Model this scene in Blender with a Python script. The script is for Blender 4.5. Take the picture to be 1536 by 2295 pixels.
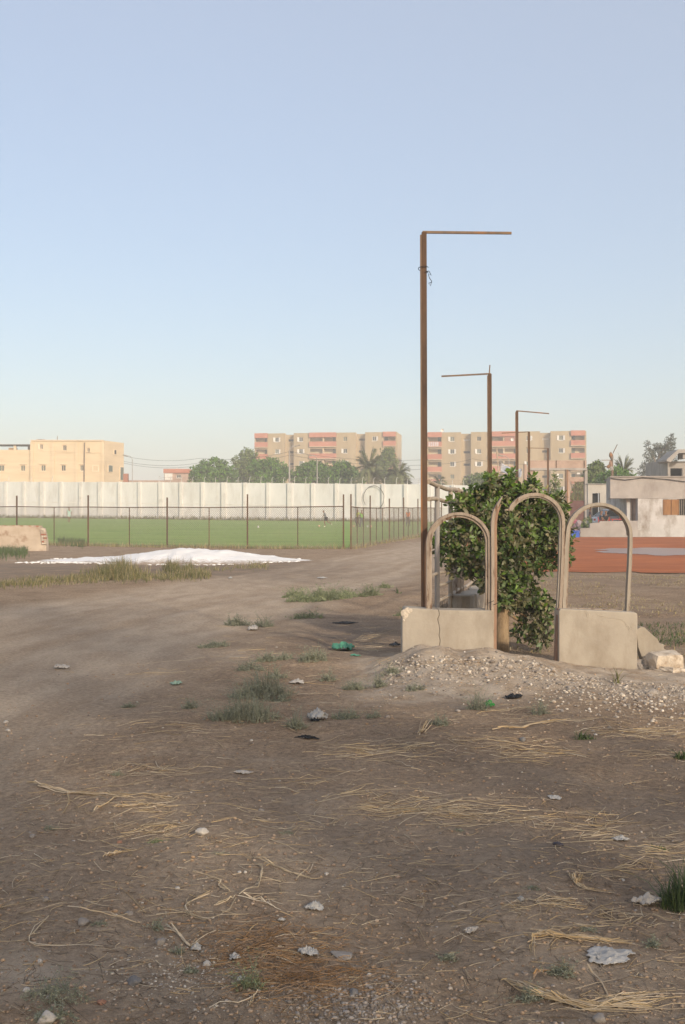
import bpy, bmesh, math, random
import numpy as np
from mathutils import Vector, Matrix, noise as mnoise

R = math.radians
random.seed(7); rng = np.random.default_rng(7)
sc = bpy.context.scene
col = sc.collection
for o in list(bpy.data.objects): bpy.data.objects.remove(o)

# ------------------------------------------------------------------ camera, sky, sun, exposure
EYE = 1.6; F = 2500.0; CX = 768.0; HY = 1160.0          # focal length in photo pixels, horizon row
cd = bpy.data.cameras.new('camera'); cam = bpy.data.objects.new('camera', cd); col.objects.link(cam)
cam.location = (0, 0, EYE); cam.rotation_euler = (R(90), 0, 0)
cd.sensor_fit = 'VERTICAL'; cd.sensor_height = 24; cd.lens = F / 2295 * 24
cd.shift_y = (HY - 1147.5) / 2295; cd.clip_start = .05; cd.clip_end = 6000
sc.camera = cam
SUN_AZ, SUN_EL = R(27), R(21)                            # sun behind the viewer, to the right
w = bpy.data.worlds.new('World'); sc.world = w; w.use_nodes = True
wn = w.node_tree.nodes; wl = w.node_tree.links
sky = wn.new('ShaderNodeTexSky'); sky.sky_type = 'NISHITA'; sky.sun_disc = False
sky.sun_elevation = SUN_EL; sky.sun_rotation = math.pi - SUN_AZ
sky.air_density = 1.0; sky.dust_density = 2.6; sky.ozone_density = 1.3; sky.altitude = 50
bgn = wn['Background']; bgn.inputs['Strength'].default_value = .110
hs = wn.new('ShaderNodeHueSaturation'); hs.inputs['Saturation'].default_value = 1.38; hs.inputs['Hue'].default_value = .5
veil = wn.new('ShaderNodeMix'); veil.data_type = 'RGBA'; veil.inputs['Factor'].default_value = .53; veil.inputs['B'].default_value = (3.85, 3.72, 3.72, 1)   # even dust veil over the whole sky
wl.new(sky.outputs[0], hs.inputs['Color']); wl.new(hs.outputs[0], veil.inputs['A']); wl.new(veil.outputs['Result'], bgn.inputs['Color'])
sd = bpy.data.lights.new('sun', 'SUN'); sun = bpy.data.objects.new('sun', sd); col.objects.link(sun)
sd.energy = 2.0; sd.angle = R(2.2); sd.color = (1, .87, .70)
sdir = Vector((math.sin(SUN_AZ) * math.cos(SUN_EL), -math.cos(SUN_AZ) * math.cos(SUN_EL), math.sin(SUN_EL)))
sun.rotation_euler = sdir.to_track_quat('Z', 'Y').to_euler(); sun.location = (10, -20, 30)
sc.view_settings.view_transform = 'Standard'; sc.view_settings.look = 'None'
sc.view_settings.exposure = .92; sc.view_settings.gamma = 1; sc.view_settings.use_curve_mapping = False
sc.cycles.use_denoising = True
sc.cycles.max_bounces = 6; sc.cycles.transparent_max_bounces = 8; sc.cycles.volume_bounces = 0

# ------------------------------------------------------------------ materials
MATS = {}
def mat(name, c1, c2=None, scale=3., rough=.85, bump=0., bscale=40., spec=.25, metal=0., detail=6.,
        c3=None, s3=1.2, t3=(.55, .68), stretch=(1, 1, 1), island=0., trans=0., contrast=(.35, .65), stretch3=(1, 1, 1)):
    if name in MATS: return MATS[name]
    m = bpy.data.materials.new(name); m.use_nodes = True; MATS[name] = m
    n = m.node_tree.nodes; l = m.node_tree.links; b = n['Principled BSDF']
    b.inputs['Roughness'].default_value = rough; b.inputs['Specular IOR Level'].default_value = spec
    b.inputs['Metallic'].default_value = metal
    tc = n.new('ShaderNodeTexCoord'); mp = n.new('ShaderNodeMapping'); mp.inputs['Scale'].default_value = stretch
    l.new(tc.outputs['Object'], mp.inputs[0])
    out = None
    if c2 is None:
        rgb = n.new('ShaderNodeRGB'); rgb.outputs[0].default_value = (*c1, 1); out = rgb.outputs[0]
    else:
        t = n.new('ShaderNodeTexNoise'); t.inputs['Scale'].default_value = scale; t.inputs['Detail'].default_value = detail
        t.inputs['Roughness'].default_value = .62
        l.new(mp.outputs[0], t.inputs['Vector'])
        r = n.new('ShaderNodeValToRGB'); r.color_ramp.elements[0].position = contrast[0]; r.color_ramp.elements[1].position = contrast[1]
        r.color_ramp.elements[0].color = (*c1, 1); r.color_ramp.elements[1].color = (*c2, 1)
        l.new(t.outputs[0], r.inputs[0]); out = r.outputs[0]
    if c3 is not None:
        mp3 = n.new('ShaderNodeMapping'); mp3.inputs['Scale'].default_value = stretch3; mp3.inputs['Location'].default_value = (3.1, 7.7, 1.3)
        l.new(tc.outputs['Object'], mp3.inputs[0])
        t = n.new('ShaderNodeTexNoise'); t.inputs['Scale'].default_value = s3; t.inputs['Detail'].default_value = 8; t.inputs['Roughness'].default_value = .7
        l.new(mp3.outputs[0], t.inputs['Vector'])
        r = n.new('ShaderNodeMapRange'); r.inputs[1].default_value = t3[0]; r.inputs[2].default_value = t3[1]
        l.new(t.outputs[0], r.inputs[0])
        mx = n.new('ShaderNodeMix'); mx.data_type = 'RGBA'; mx.inputs['B'].default_value = (*c3, 1)
        l.new(r.outputs[0], mx.inputs['Factor']); l.new(out, mx.inputs['A']); out = mx.outputs['Result']
    if island:
        g = n.new('ShaderNodeNewGeometry'); h = n.new('ShaderNodeHueSaturation')
        mr = n.new('ShaderNodeMapRange'); mr.inputs[3].default_value = 1 - island; mr.inputs[4].default_value = 1 + island
        l.new(g.outputs['Random Per Island'], mr.inputs[0]); l.new(mr.outputs[0], h.inputs['Value'])
        m2 = n.new('ShaderNodeMath'); m2.operation = 'MULTIPLY'; m2.inputs[1].default_value = 7.13
        l.new(g.outputs['Random Per Island'], m2.inputs[0]); m3 = n.new('ShaderNodeMath'); m3.operation = 'FRACT'; l.new(m2.outputs[0], m3.inputs[0])
        mr2 = n.new('ShaderNodeMapRange'); mr2.inputs[3].default_value = 1 - island * .8; mr2.inputs[4].default_value = 1 + island * .4
        l.new(m3.outputs[0], mr2.inputs[0]); l.new(mr2.outputs[0], h.inputs['Saturation'])
        l.new(out, h.inputs['Color']); out = h.outputs[0]
    l.new(out, b.inputs['Base Color'])
    if bump:
        t = n.new('ShaderNodeTexNoise'); t.inputs['Scale'].default_value = bscale; t.inputs['Detail'].default_value = 6; t.inputs['Roughness'].default_value = .65
        l.new(mp.outputs[0], t.inputs['Vector'])
        bp = n.new('ShaderNodeBump'); bp.inputs['Strength'].default_value = bump; bp.inputs['Distance'].default_value = .02
        l.new(t.outputs[0], bp.inputs['Height']); l.new(bp.outputs[0], b.inputs['Normal'])
    if trans:
        tr = n.new('ShaderNodeBsdfTranslucent'); l.new(out, tr.inputs['Color']); ms = n.new('ShaderNodeMixShader')
        ms.inputs[0].default_value = trans; l.new(b.outputs[0], ms.inputs[1]); l.new(tr.outputs[0], ms.inputs[2])
        l.new(ms.outputs[0], n['Material Output'].inputs['Surface'])
    return m

# ------------------------------------------------------------------ terrain height
def vnoise(x, y, s=0):
    x = np.asarray(x, float); y = np.asarray(y, float)
    xi = np.floor(x).astype(np.int64); yi = np.floor(y).astype(np.int64); xf = x - xi; yf = y - yi
    def h(a, b):
        v = (a * 374761393 + b * 668265263 + s * 974634777) & 0xffffffff
        v = ((v ^ (v >> 13)) * 1274126177) & 0xffffffff
        return ((v ^ (v >> 16)) & 0xffff) / 65535.
    u = xf * xf * (3 - 2 * xf); v = yf * yf * (3 - 2 * yf)
    a = h(xi, yi) * (1 - u) + h(xi + 1, yi) * u; b = h(xi, yi + 1) * (1 - u) + h(xi + 1, yi + 1) * u
    return (a * (1 - v) + b * v) * 2 - 1
def fbm(x, y, o=4, s=0):
    t = 0; a = 1.; f = 1.
    for i in range(o): t = t + a * vnoise(x * f, y * f, s + i); a *= .5; f *= 2.03
    return t
def sst(a, b, v): t = np.clip((v - a) / (b - a), 0, 1); return t * t * (3 - 2 * t)
_mc = np.array([(820, 1500), (860, 1486), (905, 1468), (945, 1450), (980, 1449), (1030, 1463), (1090, 1457), (1150, 1466), (1200, 1480), (1250, 1497), (1300, 1512), (1425, 1526), (1536, 1530), (1600, 1532)], float)
_mx = (_mc[:, 0] - CX) * 11.75 / F; _mz = EYE - (_mc[:, 1] - HY) * 11.75 / F
def road_left(x, y):      # soft mask of the dirt track that sweeps in from the lower left and passes the fence corner
    ctr = np.interp(y, [2, 8, 14, 20, 26, 34, 45, 60, 90], [-4.5, -4.8, -4.6, -3.6, -1.9, .3, 2.2, 5.2, 11.5])
    wd = np.interp(y, [2, 12, 24, 40, 60, 90], [2.9, 3.0, 2.9, 2.2, 2.6, 2.8])
    q = np.abs(x - ctr + .5 * vnoise(x * .3, y * .3, 91)) / wd
    return 1 - sst(.75, 1.25, q)
def height(x, y):
    x = np.asarray(x, float); y = np.asarray(y, float)
    near = 1 - sst(25, 45, y)
    z = .05 * fbm(x * .18, y * .18, 2, 3) * sst(1, 6, np.hypot(x, y)) * (1 - .6 * sst(40, 60, y))
    rd = road_left(x, y)
    z = z + near * (1 - .65 * rd) * (.028 * fbm(x * .8, y * .8, 3, 11) + .012 * fbm(x * 3.1, y * 3.1, 3, 21))
    z = z + near * .006 * fbm(x * 9, y * 9, 2, 31) * (1 - sst(10, 16, y)) * (1 - .5 * rd)
    ctr_ = np.interp(y, [2, 8, 14, 20, 26, 34, 45, 60, 90], [-4.5, -4.8, -4.6, -3.6, -1.9, .3, 2.2, 5.2, 11.5])
    z = z - .05 * rd * near + rd * near * .014 * (vnoise((x - ctr_) * 2.6, y * .12, 55) + .6 * vnoise((x - ctr_) * 6, y * .25, 57))
    gr = -.10 * sst(1.6, 3.2, x) * sst(8, 11, y) * (1 - sst(14, 24, y))
    z = z + gr
    cr = np.interp(x, _mx, _mz)
    front = sst(9.3, 11.7, y + .25 * vnoise(x * 1.3, y * 1.3, 41)); back = 1 - sst(11.85, 12.9, y)
    side = sst(-.25, .45, x) * (1 - sst(3.6, 4.6, x))
    z = z * (1 - front * back * side * .75) + np.maximum(cr - gr, -.02) * (front ** 1.15) * back * side
    z = z + front * back * side * (.022 * fbm(x * 5, y * 5, 3, 47) + .02 * fbm(x * 2.2, y * 2.2, 2, 48))
    z = z - .10 * np.exp(-((x - .05) / .55) ** 2 - ((y - 14.6) / 1.3) ** 2)          # gully beside the wall
    left = 1 - sst(-1.5, 3.5, x - (.13 + .21 * (y - 56)))
    z = z + left * sst(54, 66, y) * (np.maximum(y - 58, 0) * .0115 + np.clip(-x, 0, 70) * .006 * sst(56, 110, y)) * np.where(y > 260, np.clip(260 / np.maximum(y, 1), 0, 1), 1)
    z = z + .3 * sst(6, 12, x - .15 * (y - 50)) * sst(44, 74, y)
    wp = 1 - sst(1.0, 1.6, np.hypot((x - 15.0) / 4.2, (y - 49.0) / 7.0)); z = z * (1 - wp) + .08 * wp                    # level bed of the puddle
    return z
def hz(x, y): return float(height(x, y))
def G(px, py):            # where a photo pixel meets the ground
    z = 0.
    for _ in range(12):
        d = (EYE - z) * F / max(py - HY, 4); z = .5 * z + .5 * hz((px - CX) / F * d, d)
    d = (EYE - z) * F / max(py - HY, 4)
    return Vector(((px - CX) / F * d, d, z))
def GA(px, py):           # the same for arrays of pixels
    px = np.asarray(px, float); py = np.maximum(np.asarray(py, float), HY + 4); z = np.zeros_like(px)
    for _ in range(8):
        d = (EYE - z) * F / (py - HY); z = .5 * z + .5 * height((px - CX) / F * d, d)
    d = (EYE - z) * F / (py - HY); x = (px - CX) / F * d
    return np.stack([x, d, height(x, d)], -1)
def P(px, py, d): return Vector(((px - CX) / F * d, d, EYE - (py - HY) / F * d))
def X(px, d): return (px - CX) / F * d
def Z(py, d): return EYE - (py - HY) / F * d

# ------------------------------------------------------------------ mesh helpers
class MB:
    def __init__(s): s.v = []; s.f = []; s.u = []
    def add(s, vs, fs):
        k = len(s.v); s.v += [tuple(p) for p in vs]; s.f += [tuple(i + k for i in f) for f in fs]; return s
    def box(s, x0, x1, y0, y1, z0, z1):
        return s.add([(x0, y0, z0), (x1, y0, z0), (x1, y1, z0), (x0, y1, z0), (x0, y0, z1), (x1, y0, z1), (x1, y1, z1), (x0, y1, z1)],
                     [(3, 2, 1, 0), (4, 5, 6, 7), (0, 1, 5, 4), (1, 2, 6, 5), (2, 3, 7, 6), (3, 0, 4, 7)])
    def obox(s, c, ax, ay, az, hx, hy, hz_):
        c = Vector(c); vs = []
        for dz in (-1, 1):
            for dx, dy in ((-1, -1), (1, -1), (1, 1), (-1, 1)): vs.append(c + ax * hx * dx + ay * hy * dy + az * hz_ * dz)
        return s.add(vs, [(3, 2, 1, 0), (4, 5, 6, 7), (0, 1, 5, 4), (1, 2, 6, 5), (2, 3, 7, 6), (3, 0, 4, 7)])
    def prism(s, pts, y0, y1):                         # outline in x,z, extruded along y
        n = len(pts)
        vs = [(p[0], y0, p[1]) for p in pts] + [(p[0], y1, p[1]) for p in pts]
        return s.add(vs, [tuple(range(n)), tuple(range(2 * n - 1, n - 1, -1))] + [((i + 1) % n, i, n + i, n + (i + 1) % n) for i in range(n)])
    def zprism(s, pts, z0, z1):                        # outline in x,y
        n = len(pts)
        vs = [(p[0], p[1], z0) for p in pts] + [(p[0], p[1], z1) for p in pts]
        return s.add(vs, [tuple(range(n - 1, -1, -1)), tuple(range(n, 2 * n))] + [(i, (i + 1) % n, n + (i + 1) % n, n + i) for i in range(n)])
    def tube(s, path, r, n=8, cap=True):
        path = [Vector(p) for p in path]; m = len(path)
        rs = r if isinstance(r, (list, tuple)) else [r] * m
        up = None; vs = []
        for i, p in enumerate(path):
            t = (path[min(i + 1, m - 1)] - path[max(i - 1, 0)])
            if t.length < 1e-9: t = Vector((0, 0, 1))
            t.normalize()
            if up is None: up = Vector((0, 0, 1)) if abs(t.z) < .9 else Vector((1, 0, 0))
            a = t.cross(up)
            if a.length < 1e-6: a = t.cross(Vector((1, 0, 0)))
            a.normalize(); b = a.cross(t); up = b
            for k in range(n):
                an = 2 * math.pi * k / n; vs.append(p + (a * math.cos(an) + b * math.sin(an)) * rs[i])
        fs = [(i * n + k, i * n + (k + 1) % n, (i + 1) * n + (k + 1) % n, (i + 1) * n + k) for i in range(m - 1) for k in range(n)]
        if cap: fs += [tuple(range(n - 1, -1, -1)), tuple((m - 1) * n + k for k in range(n))]
        return s.add(vs, fs)
    def sweep(s, path, nrm, w, t):                     # rectangular bar along a path lying in a plane with normal nrm; w across in plane, t along nrm
        path = [Vector(p) for p in path]; m = len(path); nrm = Vector(nrm).normalized(); vs = []
        ws = w if isinstance(w, (list, tuple)) else [w] * m
        for i, p in enumerate(path):
            tg = (path[min(i + 1, m - 1)] - path[max(i - 1, 0)]).normalized(); a = nrm.cross(tg).normalized()
            for dx, dy in ((-1, -1), (1, -1), (1, 1), (-1, 1)): vs.append(p + a * ws[i] * .5 * dx + nrm * t * .5 * dy)
        fs = [(i * 4 + k, i * 4 + (k + 1) % 4, (i + 1) * 4 + (k + 1) % 4, (i + 1) * 4 + k) for i in range(m - 1) for k in range(4)]
        fs += [(3, 2, 1, 0), tuple((m - 1) * 4 + k for k in range(4))]
        return s.add(vs, fs)
    def wall(s, u0, u1, z0, z1, holes, y0, y1):        # slab facing -y with rectangular openings
        us = sorted({u0, u1, *[min(max(h[i], u0), u1) for h in holes for i in (0, 1)]}); zs = sorted({z0, z1, *[min(max(h[i], z0), z1) for h in holes for i in (2, 3)]})
        for a, b in zip(zs, zs[1:]):
            run = None
            for c, d in zip(us, us[1:]):
                m = ((c + d) / 2, (a + b) / 2)
                if any(h[0] < m[0] < h[1] and h[2] < m[1] < h[3] for h in holes):
                    if run: s.box(run[0], run[1], y0, y1, a, b); run = None
                else: run = (run[0], d) if run else (c, d)
            if run: s.box(run[0], run[1], y0, y1, a, b)
        return s
    def build(s, name, material, parent=None, smooth=False, world=True, bevel=0):
        off = Vector((0, 0, 0))
        if parent is not None and world:
            p = parent
            while p is not None: off += p.location; p = p.parent
        me = bpy.data.meshes.new(name); me.from_pydata([(v[0] - off.x, v[1] - off.y, v[2] - off.z) for v in s.v], [], s.f)
        me.materials.append(material)
        if smooth: me.polygons.foreach_set('use_smooth', [True] * len(me.polygons))
        me.update()
        o = bpy.data.objects.new(name, me); col.objects.link(o)
        if parent is not None: o.parent = parent
        if bevel:
            md = o.modifiers.new('bevel', 'BEVEL'); md.width = bevel; md.segments = 2; md.limit_method = 'ANGLE'; md.angle_limit = R(40)
        return o
def nmesh(name, v, f, material, parent=None, smooth=False, off=(0, 0, 0)):   # numpy arrays, all faces the same size
    v = np.asarray(v, float) - np.asarray(off); f = np.asarray(f, np.int32)
    me = bpy.data.meshes.new(name); me.vertices.add(len(v)); me.vertices.foreach_set('co', v.ravel())
    k = f.shape[1]; me.loops.add(f.size); me.loops.foreach_set('vertex_index', f.ravel())
    me.polygons.add(len(f)); me.polygons.foreach_set('loop_start', np.arange(0, f.size, k)); me.polygons.foreach_set('loop_total', np.full(len(f), k))
    me.update(calc_edges=True)
    if smooth: me.polygons.foreach_set('use_smooth', [True] * len(f))
    me.materials.append(material)
    o = bpy.data.objects.new(name, me); col.objects.link(o); o.parent = parent
    return o
def tag(o, label=None, cat=None, group=None, kind=None):
    if label: o['label'] = label
    if cat: o['category'] = cat
    if group: o['group'] = group
    if kind: o['kind'] = kind
    return o
def thing(name, label, cat, loc=(0, 0, 0), rz=0, group=None):
    o = bpy.data.objects.new(name, None); col.objects.link(o); o.location = loc; o.rotation_euler = (0, 0, rz); o.empty_display_size = .2
    return tag(o, label, cat, group)
def copy_tree(o, parent=None):
    c = o.copy(); col.objects.link(c)
    if parent is not None: c.parent = parent
    for ch in list(o.children): copy_tree(ch, c)
    return c

# ------------------------------------------------------------------ ground
def graded(lo, hi, steps):      # list of (limit, step)
    out = [lo]
    for lim, st in steps:
        while out[-1] < lim - 1e-6: out.append(min(out[-1] + st, lim))
    return out
ys = graded(-30, 900, [(-6, 2), (2, .5), (3, .06), (9, .03), (14, .04), (24, .1), (60, .5), (160, 2.5), (300, 10), (900, 60)])
xp = graded(0, 600, [(2.5, .035), (5.5, .07), (14, .3), (40, 1), (100, 4), (300, 20), (600, 60)])
xs = sorted([-a for a in xp[1:]] + xp)
xs = np.array(xs); ys = np.array(ys)
gx, gy = np.meshgrid(xs, ys); gz = height(gx, gy)
nx, ny = len(xs), len(ys)
idx = np.arange(nx * ny).reshape(ny, nx)
gf = np.stack([idx[:-1, :-1], idx[:-1, 1:], idx[1:, 1:], idx[1:, :-1]], -1).reshape(-1, 4)
def ground_material():
    m = bpy.data.materials.new('soil'); m.use_nodes = True
    n = m.node_tree.nodes; l = m.node_tree.links; b = n['Principled BSDF']
    b.inputs['Roughness'].default_value = .95; b.inputs['Specular IOR Level'].default_value = .12
    tc = n.new('ShaderNodeTexCoord')
    at = n.new('ShaderNodeVertexColor'); at.layer_name = 'soil'
    sp = n.new('ShaderNodeSeparateColor'); l.new(at.outputs[0], sp.inputs[0])
    def noise(scale, det=8, ro=.65, st=(1, 1, 1)):
        mp = n.new('ShaderNodeMapping'); mp.inputs['Scale'].default_value = st; l.new(tc.outputs['Object'], mp.inputs[0])
        t = n.new('ShaderNodeTexNoise'); t.inputs['Scale'].default_value = scale; t.inputs['Detail'].default_value = det; t.inputs['Roughness'].default_value = ro
        l.new(mp.outputs[0], t.inputs['Vector']); return t.outputs[0]
    def ramp(src, p0, p1, c0, c1):
        r = n.new('ShaderNodeValToRGB'); e = r.color_ramp.elements; e[0].position = p0; e[1].position = p1
        e[0].color = (*c0, 1); e[1].color = (*c1, 1); l.new(src, r.inputs[0]); return r.outputs[0]
    def rng_(src, a, b_): r = n.new('ShaderNodeMapRange'); r.inputs[1].default_value = a; r.inputs[2].default_value = b_; l.new(src, r.inputs[0]); return r.outputs[0]
    def mix(f, a, b_, mode='MIX'):
        x = n.new('ShaderNodeMix'); x.data_type = 'RGBA'; x.blend_type = mode
        if isinstance(f, float): x.inputs['Factor'].default_value = f
        else: l.new(f, x.inputs['Factor'])
        for k, v in (('A', a), ('B', b_)):
            if isinstance(v, tuple): x.inputs[k].default_value = (*v, 1)
            else: l.new(v, x.inputs[k])
        return x.outputs['Result']
    def mul(a, b_):
        x = n.new('ShaderNodeMath'); x.operation = 'MULTIPLY'
        for i, v in enumerate((a, b_)):
            if isinstance(v, float): x.inputs[i].default_value = v
            else: l.new(v, x.inputs[i])
        return x.outputs[0]
    base = ramp(noise(1.3), .33, .68, (.30, .213, .143), (.48, .36, .252))
    fine = ramp(noise(26, 6, .75), .36, .66, (.48, .46, .44), (1.3, 1.27, 1.23))
    base = mix(.8, base, fine, 'MULTIPLY')
    grain = ramp(noise(110, 4, .8), .38, .62, (.62, .61, .60), (1.25, 1.25, 1.24)); base = mix(.75, base, grain, 'MULTIPLY')
    dust = ramp(noise(2.2, 6, .6, (1, .35, 1)), .4, .62, (.445, .345, .252), (.545, .435, .325))
    dust = mix(.55, dust, fine, 'MULTIPLY')
    c = mix(sp.outputs[0], base, dust)                          # red: packed dusty track
    c = mix(mul(sp.outputs[1], rng_(noise(3.5), .3, .62)), c, (.55, .455, .355))      # green: pale limy rubble soil
    c = mix(mul(sp.outputs[2], rng_(noise(1.1, 8), .32, .55)), c, (.20, .155, .12))     # blue: damp dark soil
    speck = rng_(noise(95, 3, .6), .66, .72)
    c = mix(mul(speck, .55), c, (.50, .44, .37))
    litter = rng_(noise(60, 4, .7, (.25, 1, 1)), .62, .70)
    lm = n.new('ShaderNodeMath'); lm.operation = 'SUBTRACT'; lm.inputs[0].default_value = 1; l.new(sp.outputs[0], lm.inputs[1])
    c = mix(mul(mul(litter, lm.outputs[0]), .45), c, (.42, .32, .19))
    l.new(c, b.inputs['Base Color'])
    bp = n.new('ShaderNodeBump'); bp.inputs['Strength'].default_value = .95; bp.inputs['Distance'].default_value = .045
    ad = n.new('ShaderNodeMath'); ad.operation = 'ADD'; l.new(noise(7, 8, .7), ad.inputs[0]); l.new(mul(noise(45, 6, .75), .55), ad.inputs[1])
    l.new(ad.outputs[0], bp.inputs['Height']); l.new(bp.outputs[0], b.inputs['Normal'])
    return m
SOIL = ground_material()
ground = nmesh('ground', np.stack([gx, gy, gz], -1).reshape(-1, 3), gf, SOIL, smooth=True); tag(ground, kind='structure')
rd = road_left(gx, gy)
rd = np.maximum(rd, .55 * (1 - sst(2.8, 5.5, np.hypot((gx + 3.2) / 1.6, (gy - 3)))) )
_ctr = np.interp(gy, [2, 8, 14, 20, 26, 34, 45, 60, 90], [-4.5, -4.8, -4.6, -3.6, -1.9, .3, 2.2, 5.2, 11.5])
rd = np.clip(rd * (.82 + .38 * vnoise((gx - _ctr) * 2.6, gy * .12, 55) + .2 * vnoise((gx - _ctr) * 7, gy * .3, 56)), 0, 1)
pale = sst(-.2, .4, gx) * (1 - sst(4.2, 5.6, gx)) * sst(9.2, 10.6, gy + .4 * vnoise(gx, gy, 5)) * (1 - sst(12.2, 13.2, gy))
pale = np.maximum(pale, .6 * np.exp(-((gx + 1.15) / .5) ** 2 - ((gy - 12.9) / .5) ** 2))
pale = np.maximum(pale, .85 * np.exp(-((gx + 1.15) / .28) ** 2 - ((gy - 3.85) / .22) ** 2))
pale = np.maximum(pale, .5 * np.exp(-((gx - .9) / .35) ** 2 - ((gy - 3.95) / .15) ** 2))
damp = np.exp(-((gx - .1) / .9) ** 2 - ((gy - 15.2) / 2.2) ** 2)
damp = np.maximum(damp, .75 * sst(26, 31, gy) * (1 - sst(36, 42, gy)) * (1 - sst(-1, 2.5, gx)) * (1 - .5 * rd))
damp = np.maximum(damp, .5 * sst(-1.5, .5, gx) * (1 - sst(7.5, 9.5, gy)) * (.5 + .5 * vnoise(gx * .9, gy * .9, 8)))
damp = np.maximum(damp, .55 * sst(1.5, 3, gx - .1 * gy) * sst(13, 16, gy) * (1 - sst(26, 34, gy)) * (.5 + .5 * vnoise(gx * .5, gy * .5, 9)))
ca = ground.data.color_attributes.new('soil', 'FLOAT_COLOR', 'POINT')
ca.data.foreach_set('color', np.stack([rd, pale, np.clip(damp, 0, 1), np.ones_like(rd)], -1).astype(np.float32).ravel())

def sheet(name, outline, step, lift, material, kind='structure', wob=0.):   # sheet that follows the ground inside an x,y outline
    o = np.array(outline); x0, y0 = o.min(0); x1, y1 = o.max(0)
    ax = np.arange(x0, x1 + step, step); ay = np.arange(y0, y1 + step, step)
    mx, my = np.meshgrid(ax, ay)
    def inside(px, py):
        c = np.zeros(px.shape, bool); j = len(o) - 1
        for i in range(len(o)):
            xi, yi = o[i]; xj, yj = o[j]
            t = ((yi > py) != (yj > py)) & (px < (xj - xi) * (py - yi) / (yj - yi + 1e-12) + xi); c ^= t; j = i
        return c
    wx = mx + wob * vnoise(mx * .7, my * .7, 61) + wob * .5 * vnoise(mx * 2.3, my * 2.3, 62); wy = my + wob * vnoise(mx * .7, my * .7, 63)
    cxm = (mx[:-1, :-1] + mx[1:, 1:]) / 2; cym = (my[:-1, :-1] + my[1:, 1:]) / 2
    k = np.arange(mx.size).reshape(mx.shape); m = inside(cxm, cym)
    f = np.stack([k[:-1, :-1], k[:-1, 1:], k[1:, 1:], k[1:, :-1]], -1)[m]
    v = np.stack([wx, wy, height(wx, wy) + lift], -1).reshape(-1, 3)
    us, inv = np.unique(f, return_inverse=True)
    ob = nmesh(name, v[us], inv.reshape(f.shape), material, smooth=True); tag(ob, kind=kind); return ob
PITCH = mat('pitch_grass', (.17, .28, .05), (.26, .37, .08), scale=.35, rough=.9, bump=.6, bscale=14, c3=(.31, .33, .12), s3=2.5, t3=(.5, .72), stretch=(.35, 1, 1), stretch3=(.2, 1, 1))
sheet('football_pitch', [(.0, 56.6), (-19, 63.2), (-60, 77), (-75, 172), (-30, 160), (0, 151), (24, 143), (17.5, 138), (5.4, 81)], .8, .03, PITCH)
CLAY = mat('red_clay', (.33, .105, .042), (.46, .155, .062), scale=.6, rough=.95, bump=.4, bscale=6, c3=(.30, .10, .042), s3=.35, t3=(.45, .7), stretch=(.5, 1, 1), stretch3=(.35, 1, 1), spec=.1)
sheet('clay_court', [(3.5, 33), (9, 32.2), (17, 32), (24, 32), (30, 60), (26, 73.2), (19.8, 73.3), (15, 74), (7, 76), (6.2, 50)], .5, .02, CLAY, wob=.35)
WATER = mat('puddle_water', (.24, .13, .085), (.30, .17, .115), scale=2, rough=.32, spec=.5)
def puddle_outline(cx, cy, rx, ry, n=60, s=0):
    return [(cx + rx * math.cos(a) * (1 + .28 * float(vnoise(3 * math.cos(a) + 9 + s, 3 * math.sin(a), 71 + s))), cy + ry * math.sin(a) * (1 + .3 * float(vnoise(3 * math.cos(a), 3 * math.sin(a) + 4 + s, 72 + s)))) for a in [2 * math.pi * i / n for i in range(n)]]
sheet('puddle', puddle_outline(15.0, 49.0, 3.6, 6.0), .2, .032, WATER)
for o in bpy.data.objects:
    if o.name.startswith('puddle'):
        zz = np.empty(len(o.data.vertices) * 3); o.data.vertices.foreach_get('co', zz); zz = zz.reshape(-1, 3); zz[:, 2] = np.percentile(zz[:, 2], 72); o.data.vertices.foreach_set('co', zz.ravel()); o.data.update()

# ------------------------------------------------------------------ building materials
WHITEW = mat('white_painted_wall', (.60, .595, .59), (.68, .67, .665), scale=.5, rough=.9, bump=.35, bscale=5, c3=(.45, .42, .39), s3=.5, t3=(.5, .78), stretch=(1, 1, .5), stretch3=(1, 1, .3))
WHITEP = mat('white_painted_pillar', (.60, .575, .555), (.67, .645, .62), scale=1, rough=.9, bump=.2, bscale=6, c3=(.40, .35, .32), s3=.8, t3=(.55, .8))
RUST = mat('rusted_steel', (.07, .045, .033), (.125, .075, .048), scale=9, rough=.8, bump=.25, bscale=60, c3=(.17, .09, .05), s3=3, t3=(.5, .7), stretch=(1, 1, .25), stretch3=(1, 1, .12))
RUSTG = mat('rusted_grey_steel', (.13, .10, .08), (.22, .14, .085), scale=6, rough=.75, bump=.2, bscale=60, c3=(.36, .15, .05), s3=2.2, t3=(.52, .66), stretch=(1, 1, .3), stretch3=(1, 1, .1))
GALV = mat('weathered_wire', (.20, .17, .14), (.30, .26, .22), scale=5, rough=.6, metal=.3)
DARK = mat('dark_interior', (.018, .017, .016), (.03, .028, .026), scale=2, rough=.9)
GLASSD = mat('window_pane', (.035, .045, .045), (.07, .08, .075), scale=1.2, rough=.25, spec=.5)
GREENSH = mat('faded_green_shutter', (.10, .125, .105), (.16, .18, .15), scale=3, rough=.7)
WOODSH = mat('brown_wood_shutter', (.22, .105, .036), (.31, .155, .058), scale=4, rough=.7, stretch=(4, 4, .6), bump=.15)
SHUTW = mat('white_shutter', (.6, .57, .53), (.7, .67, .62), scale=3, rough=.7)
YEL = mat('yellow_plaster', (.58, .455, .295), (.68, .545, .37), scale=.35, rough=.9, bump=.2, bscale=3, c3=(.52, .40, .26), s3=.5, t3=(.5, .75), stretch=(.35, .35, 1.4), stretch3=(.12, .12, 1.6))
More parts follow.
